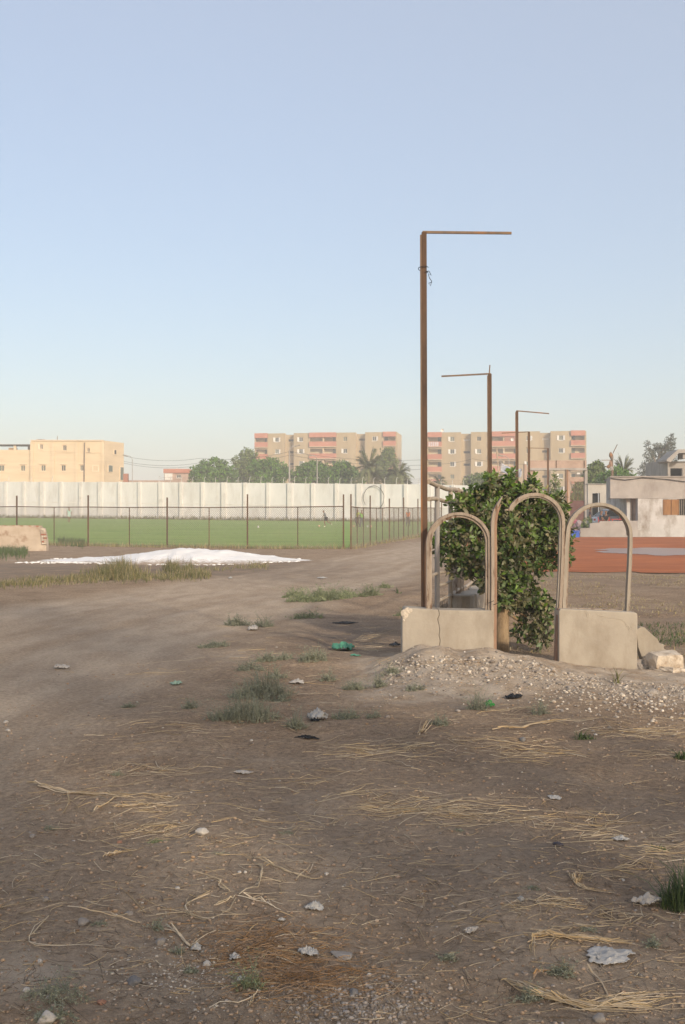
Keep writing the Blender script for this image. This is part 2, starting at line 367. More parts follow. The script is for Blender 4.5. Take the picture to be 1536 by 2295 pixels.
YELT = mat('cream_trim', (.68, .54, .38), (.74, .60, .44), scale=1, rough=.9)
TAN = mat('tan_render', (.34, .265, .16), (.41, .32, .20), scale=.25, rough=.9, c3=(.30, .23, .145), s3=.35, t3=(.5, .8), stretch=(1, 1, .3), stretch3=(1, 1, .25))
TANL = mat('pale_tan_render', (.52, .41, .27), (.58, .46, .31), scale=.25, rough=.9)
CORAL = mat('coral_paint', (.39, .155, .10), (.46, .195, .13), scale=.5, rough=.9, c3=(.42, .18, .13), s3=.8, t3=(.5, .8))
GREYR = mat('grey_cement', (.30, .275, .255), (.39, .36, .335), scale=.8, rough=.92, bump=.25, bscale=10, c3=(.22, .19, .165), s3=.9, t3=(.5, .75), stretch3=(1, 1, .4))
WHITEP2 = mat('worn_whitewash', (.42, .41, .40), (.53, .52, .51), scale=1.0, rough=.92, bump=.3, bscale=8, c3=(.25, .215, .185), s3=.9, t3=(.48, .66), stretch3=(1, 1, .5))
PINKC = mat('pinkish_concrete', (.36, .255, .20), (.45, .325, .26), scale=.8, rough=.92, bump=.25, bscale=8, c3=(.30, .20, .16), s3=1, t3=(.5, .7))
BRICK = mat('red_brick', (.30, .12, .075), (.40, .18, .115), scale=4, rough=.95, bump=.2)
MUD = mat('mud_plaster', (.42, .335, .255), (.52, .43, .34), scale=1.5, rough=.95, bump=.5, bscale=9, c3=(.22, .12, .065), s3=.9, t3=(.52, .66))
CABLE = mat('black_cable', (.03, .03, .03), rough=.7)

# ------------------------------------------------------------------ white boundary wall
WL = [(-62., 174.), (-54., 170.), (0, 152.), (20, 145.), (34, 140.)]
def wall_d(px):            # depth of the boundary wall along a photo column
    k = (px - CX) / F
    for (x0, y0), (x1, y1) in zip(WL, WL[1:]):
        t = (k * y0 - x0) / ((x1 - x0) - k * (y1 - y0))
        if -1e-6 <= t <= 1.000001: return y0 + t * (y1 - y0)
    return WL[-1][1]
pil = [-28, 14, 55, 96, 138, 182, 226, 269, 314, 362, 407, 455, 503, 550, 602, 651, 702, 755, 806, 860, 910, 962, 1016, 1072, 1130]
wtop = lambda px: np.interp(px, [0, 420, 940, 1100], [1079.5, 1081, 1085.5, 1089])
bw = thing('boundary_wall', 'long white painted perimeter wall with pillars behind the football pitch', 'wall', (0, 152, hz(0, 151)))
def wpt(px): d = wall_d(px); return Vector((X(px, d), d, 0)), float(Z(wtop(px), d))
for a, b in zip(pil, pil[1:]):
    pa, za = wpt(a); pb, zb = wpt(b)
    t = (pb - pa).normalized(); nrm = Vector((t.y, -t.x, 0))
    base = hz((pa.x + pb.x) / 2, pa.y - 1) - .6
    if not True: pass
    mb = MB(); th = nrm * -.25
    q = [pa + t * .15, pb - t * .15]
    vs = [Vector((q[0].x, q[0].y, base)), Vector((q[1].x, q[1].y, base)), Vector((q[1].x, q[1].y, zb)), Vector((q[0].x, q[0].y, za))]
    mb.add(vs + [v + th for v in vs], [(0, 1, 2, 3), (7, 6, 5, 4), (0, 4, 5, 1), (1, 5, 6, 2), (2, 6, 7, 3), (3, 7, 4, 0)])
    pn = mb.build('wall_panel', WHITEW, bw)
    zc = (za + zb) / 2 - 3.05
    mb = MB(); mb.obox(((q[0].x + q[1].x) / 2, (q[0].y + q[1].y) / 2, zc) , t, nrm, Vector((0, 0, 1)), (q[1] - q[0]).length / 2 - .02, .05, .06)
    mb.build('ledge', WHITEP, pn)
for i, a in enumerate(pil):
    pa, za = wpt(a); t = (wpt(a + 5)[0] - pa).normalized(); nrm = Vector((t.y, -t.x, 0))
    base = hz(pa.x, pa.y - 1) - .6; wdt = .2 if i % 3 else .34
    mb = MB(); mb.obox(pa + nrm * .05 + Vector((0, 0, (za + .04 + base) / 2)), t, nrm, Vector((0, 0, 1)), wdt, .24, (za + .04 - base) / 2)
    p_ = mb.build('pillar', WHITEP, bw)
    mb = MB(); mb.obox(pa + nrm * .2 + Vector((0, 0, base + .68)), t, nrm, Vector((0, 0, 1)), wdt + .12, .5, .16); mb.build('pillar_foot', WHITEP, p_)
# a charcoal loop scrawled on one panel
def wall_face(px, py): d = wall_d(px) - .28; return P(px, py, d)
sw = []
for k in range(34):
    a = R(215 - k * 8.2); sw.append(wall_face(838 + 23 * math.cos(a) + random.uniform(-.6, .6), 1116 - 27 * math.sin(a) + random.uniform(-.6, .6)) + Vector((0, -.01, 0)))
mb = MB(); mb.tube(sw, [.03 + .025 * abs(math.sin(i * .35)) for i in range(len(sw))], 5); mb.build('charcoal_loop', mat('charcoal_mark', (.12, .11, .10), rough=.95), bw)
# steel spikes and barbed wire on the wall
bf = thing('barbed_wire_topping', 'row of bent steel spikes with barbed wire along the top of the white wall', 'barbed wire', (0, 152, hz(0, 151) + 4))
sp_px = [20, 70, 117] + list(np.arange(357, 1062, 25.3))
tops = []
for px in sp_px:
    p, z = wpt(px); p.z = z - .1; h = .95 * random.uniform(.9, 1.08); lean = random.uniform(-.05, .05)
    path = [p, p + Vector((lean, 0, h * .7)), p + Vector((lean + .06, -.12, h * .93)), p + Vector((lean + .2, -.3, h))]
    mb = MB(); mb.tube(path, .035, 5); mb.build('spike', WHITEP, bf); tops.append((p, h, px))
for k, fr in enumerate((.35, .62, .88)):
    mb = MB(); pts = [p + Vector((0, -.05, h * fr)) for p, h, px in tops if px > 300]
    path = []
    for a, b in zip(pts, pts[1:]):
        for j in range(4): path.append(a.lerp(b, j / 4) + Vector((0, 0, -.06 * math.sin(math.pi * j / 4))))
    mb.tube(path, .012, 4); mb.build('wire_strand', GALV, bf)

# ------------------------------------------------------------------ generic window
def window(par, x0, x1, z0, z1, y, pane=GLASSD, frame=SHUTW, depth=.18, shutter=0, fw=.07, mull=True, sill=True):
    mb = MB(); mb.wall(x0, x1, z0, z1, [(x0 + fw, x1 - fw, z0 + fw, z1 - fw)], y + depth * .3, y + depth * .75); fr = mb.build('window', frame, par)
    MB().box(x0 + fw * .6, x1 - fw * .6, y + depth * .78, y + depth * .9, z0 + fw * .6, z1 - fw * .6).build('pane', pane, fr)
    if mull: MB().box((x0 + x1) / 2 - .03, (x0 + x1) / 2 + .03, y + depth * .4, y + depth * .7, z0 + fw, z1 - fw).build('mullion', frame, fr)
    if sill: MB().box(x0 - .12, x1 + .12, y - .1, y + depth * .25, z0 - .1, z0 - .002).build('sill', frame, fr)
    if shutter:
        w_ = (x1 - x0) * .5
        if shutter & 1: MB().obox((x0 - w_ * .42, y - .1, (z0 + z1) / 2), Vector((.97, .24, 0)), Vector((-.24, .97, 0)), Vector((0, 0, 1)), w_ * .45, .025, (z1 - z0) / 2).build('shutter', frame, fr)
        if shutter & 2: MB().obox((x1 + w_ * .42, y - .1, (z0 + z1) / 2), Vector((.97, -.24, 0)), Vector((.24, .97, 0)), Vector((0, 0, 1)), w_ * .45, .025, (z1 - z0) / 2).build('shutter', frame, fr)
    return fr

# ------------------------------------------------------------------ yellow house on the left
D = 200.
yx = lambda px: X(px, D); yz = lambda py: Z(py, D); g0 = hz(-55, 190) - .3
yh = thing('yellow_building', 'pale yellow two-tier plastered building behind the white wall at far left', 'building', (yx(150), D, g0))
wins_lo = [(-4, 9, 1042, 1056), (45, 56, 1042, 1056), (91.5, 103, 1042, 1056), (137, 148, 1042, 1056), (179, 188, 1042, 1056)]
wins_hi = [(89, 97, 995, 1007), (140.5, 150, 997, 1010.5), (195, 202, 1003.5, 1014)]
hole = lambda w: (yx(w[0]), yx(w[1]), yz(w[3]), yz(w[2]))
MB().wall(yx(70), yx(232), g0, yz(988), [hole(w) for w in wins_lo[2:] + wins_hi], D, D + .4).box(yx(70), yx(70) + .4, D + .41, D + 12, g0, yz(988)).box(yx(70), yx(232), D + .4, D + 11, yz(992), yz(990)).build('front_wall', YEL, yh)
MB().wall(yx(-70), yx(70) - .003, g0, yz(1008), [hole(w) for w in wins_lo[:2]], D + .3, D + .7).box(yx(-70), yx(70), D + .7, D + 11, yz(1012), yz(1010)).build('wing_wall', YEL, yh)
for k, w_ in enumerate(wins_lo + wins_hi):
    h_ = hole(w_); yy = D + (.3 if k < 2 else 0)
    window(yh, *h_, yy, pane=GREENSH if k in (0, 1, 2, 4) else GLASSD, frame=YELT, depth=.4, shutter=(1 if k in (5,) else 0), fw=.1)
    if k < 5: MB().box(h_[0] - .3, h_[1] + .3, yy - .12, yy - .003, h_[3] + .12, h_[3] + .28).build('lintel', YELT, yh)
# blocked window, pilasters, string courses, pipe
b_ = hole((207, 222, 1042, 1057)); MB().wall(b_[0], b_[1], b_[2], b_[3], [(b_[0] + .18, b_[1] - .18, b_[2] + .18, b_[3] - .18)], D - .08, D - .004).build('blocked_window', YELT, yh)
for px in (72, 119, 172, 231): MB().box(yx(px) - .28, yx(px) + .28, D - .16, D - .003, g0, yz(990 if px > 71 else 1008)).build('pilaster', YEL, yh)
for a, b in ((121, 170), (174, 229)): MB().box(yx(a) + .1, yx(b) - .1, D - .1, D - .005, yz(1015), yz(1014)).build('string_course', YEL, yh)
MB().box(yx(69), yx(232.5), D - .25, D + .7, yz(988) + .002, yz(986)).build('parapet_coping', YELT, yh)
MB().tube([(yx(189.5), D - .2, yz(1080)), (yx(190), D - .2, yz(1020)), (yx(190.5), D - .2, yz(992))], .09, 6).build('drain_pipe', mat('brown_pipe', (.16, .11, .08), rough=.7), yh)
# angled right flank
c0 = Vector((yx(232) + .01, D + .05, 0)); D2 = 207.; c1 = Vector((X(278, D2), D2, 0)); zt0 = yz(987); zt1 = Z(991.5, D2)
t = (c1 - c0).normalized(); nrm = Vector((t.y, -t.x, 0))
mb = MB(); vs = [(c0.x, c0.y, g0), (c1.x, c1.y, g0), (c1.x, c1.y, zt0), (c0.x, c0.y, zt0)]
mb.add([Vector(v) for v in vs] + [Vector(v) - nrm * .4 for v in vs], [(0, 1, 2, 3), (7, 6, 5, 4), (0, 4, 5, 1), (1, 5, 6, 2), (2, 6, 7, 3), (3, 7, 4, 0)]); mb.build('flank_wall', YEL, yh)
def flank(f0, f1, py0, py1, m, nm):
    a = c0.lerp(c1, f0); b = c0.lerp(c1, f1); z0 = yz(py1); z1 = yz(py0); cc = (a + b) / 2 + nrm * .05; cc.z = (z0 + z1) / 2
    fr = MB().obox(cc, t, nrm, Vector((0, 0, 1)), (b - a).length / 2 + .1, .08, (z1 - z0) / 2 + .1).build(nm, YELT, yh)
    MB().obox(cc + nrm * .09, t, nrm, Vector((0, 0, 1)), (b - a).length / 2, .03, (z1 - z0) / 2).build('pane', m, fr)
flank(.22, .40, 1042, 1056, GREENSH, 'window'); flank(.5, .58, 1006, 1015, DARK, 'window'); flank(.8, .95, 1044, 1073, GREENSH, 'door')
# roof things on the terrace wing: canopy, post, tank
MB().box(yx(-20), yx(72), D + 1, D + 6, yz(996), yz(995)).build('canopy', mat('dark_thatch', (.09, .075, .06), (.15, .12, .09), scale=3), yh)
for px in (28, 60): MB().box(yx(px) - .22, yx(px) + .22, D + 1.5, D + 1.9, yz(1009), yz(996)).build('canopy_post', YELT if px == 28 else RUSTG, yh)
MB().box(yx(12), yx(25), D + 2, D + 4, yz(1009), yz(1002)).build('roof_crate', mat('ochre_box', (.35, .22, .12), rough=.9), yh)
MB().tube([(yx(122), D + 2, yz(988)), (yx(123), D + 2, yz(975))], .06, 5).build('antenna', RUSTG, yh)
mb = MB(); [mb.obox((yx(px), D + 3, yz(986.2)), Vector((1, 0, 0)), Vector((0, 1, 0)), Vector((0, 0, 1)), .5, .6, .3) for px in (80, 86)]; mb.build('roof_debris', PINKC, yh)

# ------------------------------------------------------------------ small brick house and garden wall further right
D = 215.
bh = thing('brick_house', 'small house with red brick parapet far behind the white wall', 'house', (X(397, D), D, hz(-30, 200)))
bz = lambda py: Z(py, D); bx = lambda px: X(px, D)
MB().wall(bx(368), bx(424), 0, bz(1060), [(bx(396), bx(406), bz(1071), bz(1063.5))], D, D + 6).build('wall', PINKC, bh)
MB().box(bx(367), bx(425), D - .3, D + 6.2, bz(1060) + .003, bz(1051)).build('parapet', CORAL, bh)
MB().box(bx(369.5), bx(387), D - .25, D - .004, bz(1076), bz(1061)).build('whitewashed_porch', SHUTW, bh)
window(bh, bx(396), bx(406), bz(1071), bz(1063.5), D, depth=.3, frame=SHUTW)
MB().box(bx(393), bx(396), D + 1, D + 2, bz(1051) + .003, bz(1048.5)).build('water_tank', SHUTW, bh)
D = 190.
gw = thing('garden_wall', 'low mud brown wall just behind the white wall beside the yellow building', 'wall', (X(320, D), D, 1.5))
MB().box(X(279, D), X(425, D), D, D + .4, 1, Z(1076.5, D)).build('wall', PINKC, gw)
MB().box(X(279, D), X(289, D), D - 1, D - .01, 1, Z(1062, D)).build('brick_pier', BRICK, gw)

# ------------------------------------------------------------------ apartment blocks
def apartment(name, label, px0, d, W, ztop, a, variant):
    x0 = X(px0, d); g = 1.6
    root = thing(name, label, 'apartment block', (x0, d, g), -a)
    zt = ztop - g; S = 3.0
    u = lambda f: f * W / 37.
    rec = [(7.95, 10.3), (26.4, 28.8)]; bal = [(.25, 3.35), (14.6, 21.3), (33.6, 36.6)]
    wins = [5.9, 12.2, 23.7, 31.2]
    rows = [zt - .15 - S * (k + 1) for k in range(6)]
    holes = []
    for r in rows:
        for b0, b1 in bal: holes.append((u(b0), u(b1), r + .95, r + 2.15))
        for k, wx in enumerate(wins):
            holes.append((u(wx) - .5, u(wx) + .5, r + 1.0, r + 2.1))
    mb = MB()
    edges = [(0, rec[0][0]), (rec[0][1], rec[1][0]), (rec[1][1], 37)]
    for e0, e1 in edges: mb.wall(u(e0), u(e1), -4, zt, holes, 0, .3)
    mb.build('facade', TAN, root, world=False)
    MB().box(0, .3, .301, 11, -4, zt).box(.3, u(37) - .3, 10.7, 11, -4, zt).box(.3, u(37) - .3, 2.4, 10.7, zt - .9, zt - .6).build('side_and_roof', TAN, root, world=False)
    MB().box(u(37) - .3, u(37), .301, 11, -4, zt - .02).build('end_wall', TANL, root, world=False)  # paler colour than the facade stands in for stronger sun on this end
    for e0, e1 in rec:
        hs = [(u(e0) + .55, u(e1) - .3, r + 1.2, r + 1.75) for r in rows]
        p_ = MB().wall(u(e0) - .2, u(e1) + .2, -4, zt - .25, hs, 2.0, 2.3).build('stair_recess', TAN, root, world=False)
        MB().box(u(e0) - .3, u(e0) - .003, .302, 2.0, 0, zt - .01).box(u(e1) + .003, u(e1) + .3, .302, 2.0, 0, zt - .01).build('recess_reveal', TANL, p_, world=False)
        for k, h_ in enumerate(hs[:5]): MB().box(h_[0] - .05, h_[1] + .05, 2.31, 2.4, h_[2] - .05, h_[3] + .05).build('stair_opening', SHUTW if (k == 0 and variant) else DARK, p_, world=False)
    for bi, (b0, b1) in enumerate(bal):
        for k, r in enumerate(rows[:5]):
            pr = .55
            bb = MB().box(u(b0) - .15, u(b1) + .12, -pr, -.003, r - .28, r + .93).build('balcony', CORAL, root, world=False)
            MB().box(u(b0) - .15, u(b1) + .12, -pr, -.003, r - .42, r - .284).build('balcony_slab', TANL, bb, world=False)
            MB().box(u(b0) - .4, u(b1) + .4, 1.55, 1.7, r, r + 2.6).box(u(b0) - .4, u(b1) + .4, .302, 1.55, r - .1, r).box(u(b0) - .4, u(b1) + .4, .302, 1.55, r + 2.3, r + 2.6).build('loggia_back', TANL, bb, world=False)
            MB().box(u(b1) - .95 if bi != 2 else u(b0) + .05, u(b1) - .1 if bi != 2 else u(b0) + .9, 1.46, 1.545, r + .1, r + 2.1).build('balcony_door', GREENSH, bb, world=False)
            if bi == 1: MB().box(u(18) - .15, u(18) + .15, -.05, 1.54, r + .935, r + 2.2).build('divider', TANL, bb, world=False)
        MB().box(u(b0) - .15, u(b1) + .12, -.55, -.003, zt - 1.15, zt + .05).build('roof_parapet', CORAL, root, world=False)
    if variant: MB().box(u(18.2), u(21.2), -.2, -.06, rows[0] + .94, rows[0] + 2.3).build('closed_loggia', mat('brown_coral', (.33, .15, .11), rough=.9), root, world=False)
    for k, r in enumerate(rows[:5]):
        for j, wx in enumerate(wins):
            sh = (3, 1, 0, 2)[(k * 3 + j * 5 + variant) % 4]; pn = (GLASSD, GREENSH, GLASSD)[(k + 2 * j + variant) % 3]
            window(root, u(wx) - .5, u(wx) + .5, r + 1.0, r + 2.1, 0, pane=pn, frame=(SHUTW if sh else TANL), depth=.3, shutter=sh, fw=.06)
    return root
# window() builds in local space of a rotated root: parent offsets are the root's own, so pass through world=False
def _local(fn):
    def g(*a, **k):
        o = MB.build
        def b(s, name, material, parent=None, smooth=False, world=True, bevel=0): return o(s, name, material, parent, smooth, False, bevel)
        MB.build = b
        try: return fn(*a, **k)
        finally: MB.build = o
    return g
apartment = _local(apartment)
apartment('apartment_block', 'tan apartment block with coral balconies left of the tall pole, behind palms', 571, 283, 36.3, float(Z(970.5, 281)), R(9), 0)
ab = apartment('apartment_block', 'tan apartment block with coral balconies right of the tall pole, behind the thin poles', 958, 268, 37.4, float(Z(969.5, 268)), R(9), 1)
dish = lambda par, x, y, z, r: MB().add([(x + r * math.cos(a), y - .15, z + r * math.sin(a)) for a in [2 * math.pi * i / 10 for i in range(10)]] + [(x, y + .1, z)], [((i + 1) % 10, i, 10) for i in range(10)]).build('satellite_dish', SHUTW, par, world=False)
dish(ab, 3.6, .4, float(Z(969.5, 268)) - 1.6 + .5, .42); dish(ab, 20.2, -.65, float(Z(969.5, 268)) - 1.6 - 1.95, .4)
m_ = MB(); 
for k in range(5): m_.box(.35 + k * .5, .75 + k * .5, -.62, -.58, float(Z(969.5, 268)) - 1.6 - 3.35, float(Z(969.5, 268)) - 1.6 - 2.3)
m_.build('laundry', mat('laundry_cloth', (.45, .36, .36), (.62, .55, .55), scale=1.5), ab, world=False)

# ------------------------------------------------------------------ right: low whitewashed building with porch
D = 75.; lx = lambda px: X(px, D); lz = lambda py: Z(py, D); g0 = hz(22, 74)
lb = thing('low_building', 'low whitewashed flat-roofed building with brown shutters at right edge', 'building', (lx(1500), D, g0))
wn_ = (lx(1486.5), lx(1560), lz(1155), lz(1118.5))
MB().wall(lx(1430), lx(1640), g0 - .3, lz(1117.3), [wn_], D, D + .35).build('front_wall', WHITEP2, lb)
MB().box(lx(1430) + .002, lx(1640), D - .03, D + .35, lz(1117), lz(1069)).build('upper_band', GREYR, lb)
MB().box(lx(1430), lx(1430) + .35, D + .351, D + 9, g0 - .3, lz(1069)).build('side_wall', WHITEP2, lb)
MB().box(lx(1368), lx(1430) - .002, D - .03, D + .25, lz(1117), lz(1069)).build('porch_fascia', GREYR, lb)
MB().zprism([(lx(1368) + .22, D + .25), (lx(1430), D + .25), (lx(1430), D + 5), (X(1361, D + 5) + .2, D + 5)], lz(1117) + .05, lz(1113)).build('porch_roof', GREYR, lb)
mb = MB(); mb.add([(lx(1368), D, lz(1117)), (lx(1368), D, lz(1069)), (X(1360, D + 5), D + 5, lz(1069)), (X(1360, D + 5), D + 5, lz(1117)), (lx(1368) + .2, D, lz(1117)), (lx(1368) + .2, D, lz(1069)), (X(1360, D + 5) + .2, D + 5, lz(1069)), (X(1360, D + 5) + .2, D + 5, lz(1117))],
        [(0, 1, 2, 3), (7, 6, 5, 4), (0, 4, 5, 1), (1, 5, 6, 2), (2, 6, 7, 3), (3, 7, 4, 0)]); mb.build('porch_side_fascia', GREYR, lb)
MB().zprism([(lx(1367), D - .12), (lx(1640), D - .12), (lx(1640), D + 9), (X(1355, D + 9), D + 9), (X(1359.5, D + 5), D + 5)], lz(1069) + .003, lz(1067)).build('roof_slab', GREYR, lb)
for px, w_ in ((1415, .14), (1421.5, .10), (1427, .16)): MB().box(lx(px) - w_, lx(px) + w_, D + .6, D + .9, g0 - .2, lz(1117)).build('porch_column', WHITEP2 if px == 1415 else PINKC, lb)
s_ = MB().box(wn_[0], lx(1504) - .02, D - .06, D + .1, wn_[2] + .03, wn_[3] - .03).build('shutter', WOODSH, lb); MB().box(wn_[0] + .08, wn_[0] + .14, D - .085, D - .062, wn_[2] + .08, wn_[3] - .08).build('shutter_batten', WOODSH, s_)
s_ = MB().box(lx(1504) + .02, lx(1521.5), D - .06, D + .1, wn_[2] + .03, wn_[3] - .03).build('shutter', WOODSH, lb); MB().box(lx(1519.5), lx(1520.8), D - .085, D - .062, wn_[2] + .08, wn_[3] - .08).build('shutter_batten', WOODSH, s_)
wi = MB().box(lx(1521.5), wn_[1], D + .3, D + .34, wn_[2], wn_[3]).build('window', DARK, lb)
for k in range(9): MB().box(lx(1524 + k * 4.2), lx(1524 + k * 4.2) + .03, D + .1, D + .14, wn_[2] + .01, wn_[3] - .01).build('window_bar', GALV, wi)
MB().tube([(lx(1368), D - .1, lz(1072)), (lx(1400), D - .12, lz(1076)), (lx(1440), D - .1, lz(1071)), (lx(1490), D - .12, lz(1074)), (lx(1536), D - .12, lz(1080)), (lx(1600), D - .12, lz(1082))], .025, 5).build('cable', CABLE, lb)
# annex with doorway behind the porch
D = 88.; an = thing('annex', 'plain grey annex with a dark doorway beside the concrete gateway', 'building', (X(1340, D), D, .4))
ax_ = lambda px: X(px, D); az_ = lambda py: Z(py, D)
MB().wall(ax_(1318), ax_(1412), .2, az_(1085.5), [(ax_(1328), ax_(1345), 0, az_(1105))], D, D + .4).build('wall', mat('cream_render', (.42, .385, .335), (.50, .46, .41), scale=.8, rough=.92, c3=(.36, .32, .28), s3=.8, t3=(.5, .8)), an)
MB().box(ax_(1328) + .05, ax_(1345) - .05, D + .45, D + .6, .2, az_(1105.5)).build('doorway', DARK, an)
MB().box(ax_(1317), ax_(1420), D - .08, D + .8, az_(1085.5) + .003, az_(1083.8)).build('roof_slab', GREYR, an)
# low forecourt wall
D = 74.; fw = thing('forecourt_wall', 'low grey cement wall in front of the porch and parked car', 'wall', (X(1365, D), D, hz(18, 74)))
mb = MB(); mb.prism([(X(1301, D), hz(16, 74) - .3), (X(1430, D) - .01, hz(16, 74) - .3), (X(1430, D) - .01, Z(1167, D)), (X(1345, D), Z(1168, D)), (X(1344, D), Z(1171, D)), (X(1323, D), Z(1173, D)), (X(1322, D), Z(1183, D)), (X(1301, D), Z(1184, D))], D, D + .25); mb.build('wall', GREYR, fw)
tag(MB().box(X(1345, 75), X(1430, 75) - .02, 74.27, 87.9, -.2, .78).build('porch_terrace', GREYR), kind='structure')
# upper slab-roofed house behind
D = 96.; uh = thing('slab_roof_house', 'upper house with slanting concrete slab roof at the right edge above the low building', 'house', (X(1530, D), D, .5))
q = lambda px: X(px, D); qz = lambda py: Z(py, D)
MB().wall(q(1497), q(1640), .3, qz(1034), [(q(1503), q(1530), qz(1070), qz(1049.5)), (q(1540), q(1570), qz(1070), qz(1049.5))], D, D + .4).box(q(1497), q(1497) + .3, D + .41, D + 7, .3, qz(1030)).build('wall', GREYR, uh)
MB().box(q(1498), q(1640), D + 2, D + 2.2, .3, qz(1036)).build('inner_wall', DARK, uh)
MB().prism([(q(1481), qz(1036)), (q(1481), qz(1032)), (q(1506), qz(1010)), (q(1640), qz(1009)), (q(1640), qz(1016)), (q(1508), qz(1018)), (q(1490), qz(1038))], D - 1.8, D + 1.2).build('slab_roof', GREYR, uh)
MB().box(q(1519), q(1527), D - 1.5, D - .003, qz(1030), qz(1018.5)).build('roof_beam', GREYR, uh)

# ------------------------------------------------------------------ concrete gateway
D = 95.; q = lambda px: X(px, D); qz = lambda py: Z(py, D); g0 = hz(18, 95)
gt = thing('concrete_gateway', 'tall pinkish concrete gateway with iron gate behind the ficus', 'gateway', (q(1255), D, g0))
MB().box(q(1188), q(1315), D, D + .6, qz(1052), qz(1032)).build('lintel', PINKC, gt)
MB().box(q(1187), q(1316), D - .1, D + .7, qz(1054), qz(1049)).build('beam_ledge', GREYR, gt)
for px, hw, m in ((1194, 4.5, PINKC), (1275.5, 3, PINKC), (1314.5, 3.2, GREYR)): MB().box(q(px) - hw * D / F, q(px) + hw * D / F, D + .08, D + .5, g0 - .2, qz(1054)).build('post', m, gt)
MB().box(q(1246.5), q(1247.8), D - .06, D - .004, qz(1049) + .005, qz(1032)).box(q(1309), q(1310.5), D - .06, D - .004, qz(1049) + .005, qz(1032)).build('iron_strap', RUST, gt)
gg = MB().box(q(1279), q(1311), D + .2, D + .3, g0, qz(1122)).build('gate_sheet', mat('dark_red_gate', (.11, .05, .045), (.15, .07, .06), scale=2, rough=.7), gt)
for k in range(11): MB().box(q(1279 + k * 3.2), q(1279 + k * 3.2) + .035, D + .22, D + .26, qz(1122) + .003, qz(1079)).build('gate_bar', RUSTG, gg)
MB().box(q(1279), q(1311), D + .2, D + .3, qz(1079) + .003, qz(1069)).build('gate_crossbeam', PINKC, gt)
for px in (1266, 1270.5): MB().box(q(px), q(px) + .07, D - .2, D - .13, g0 - .2, qz(1052.5)).build('gate_pipe', RUSTG, gt)
MB().box(q(1294), q(1301), D + .1, D + .14, qz(1063), qz(1059)).build('gate_sign', SHUTW, gt)

# ------------------------------------------------------------------ chain-link fence round the pitch
def chain_fence(name, label, pts, post_h, rail_h, thin_frac, tall_w=.075, wr=.0055):
    root = thing(name, label, 'fence', (pts[0][0], pts[0][1], hz(*pts[0])))
    gp = [Vector((x, y, hz(x, y))) for x, y in pts]
    wire = MB(); pitch = .115
    for i, (a, b) in enumerate(zip(gp, gp[1:])):
        L = (Vector((b.x, b.y, 0)) - Vector((a.x, a.y, 0))).length
        at_ = lambda u, v: Vector((a.x + (b.x - a.x) * u / L, a.y + (b.y - a.y) * u / L, a.z + (b.z - a.z) * u / L + v))
        MB().tube([a + Vector((0, 0, rail_h)), at_(L * .5, rail_h - .02), b + Vector((0, 0, rail_h))], .028, 6).build('top_rail', RUST, root)
        MB().tube([a + Vector((0, 0, .1)), b + Vector((0, 0, .1))], .012, 4).build('bottom_wire', GALV, root)
        for f in thin_frac:
            p = at_(L * f, -.1); MB().tube([p, p + Vector((0, 0, rail_h + .1))], .026, 6).build('thin_post', RUST, root)
        Hh = rail_h; c = -Hh
        while c < L:
            for sgn in (1, -1):
                # u = c + v (sgn 1)  or  u = c + Hh - v
                v0, v1 = 0., Hh
                if sgn > 0:
                    v0 = max(0, -c); v1 = min(Hh, L - c); q0 = (c + v0, v0); q1 = (c + v1, v1)
                else:
                    v0 = max(0, c + Hh - L); v1 = min(Hh, c + Hh); q0 = (c + Hh - v0, v0); q1 = (c + Hh - v1, v1)
                if v1 - v0 > .02: wire.tube([at_(*q0), at_(*q1)], wr, 3, cap=False)
            c += pitch
    for i, p in enumerate(gp):
        h = post_h * (1 + .03 * math.sin(i * 2.3)); w_ = tall_w * .5
        o = MB().obox(p + Vector((0, 0, h / 2 - .15)), Vector((1, 0, 0)), Vector((0, 1, 0)), Vector((0, 0, 1)), w_, w_, h / 2 + .15).build('post', RUST, root)
    m = wire.build('wire_mesh', GALV, root); m['kind'] = 'stuff'
    return root
fp = [(.05, 56.2), (X(555, 57.6), 57.6), (X(375, 59.4), 59.4), (X(198, 61.4), 61.4), (X(38, 63.2), 63.2), (X(-130, 65.4), 65.4)]
chain_fence('chain_link_fence', 'rusty chain-link fence facing the road behind the white heap', fp, 2.75, 2.15, (.47,))
sp_ = [(.42, 55.6), (X(830, 62.4), 62.4), (X(873, 68.2), 68.2), (X(905, 74.2), 74.2), (X(937, 81), 81), (X(966, 88), 88), (X(990, 95), 95)]
chain_fence('chain_link_fence', 'rusty chain-link fence running away beside the dirt road', sp_, 2.75, 2.12, (.3, .62), wr=.003)

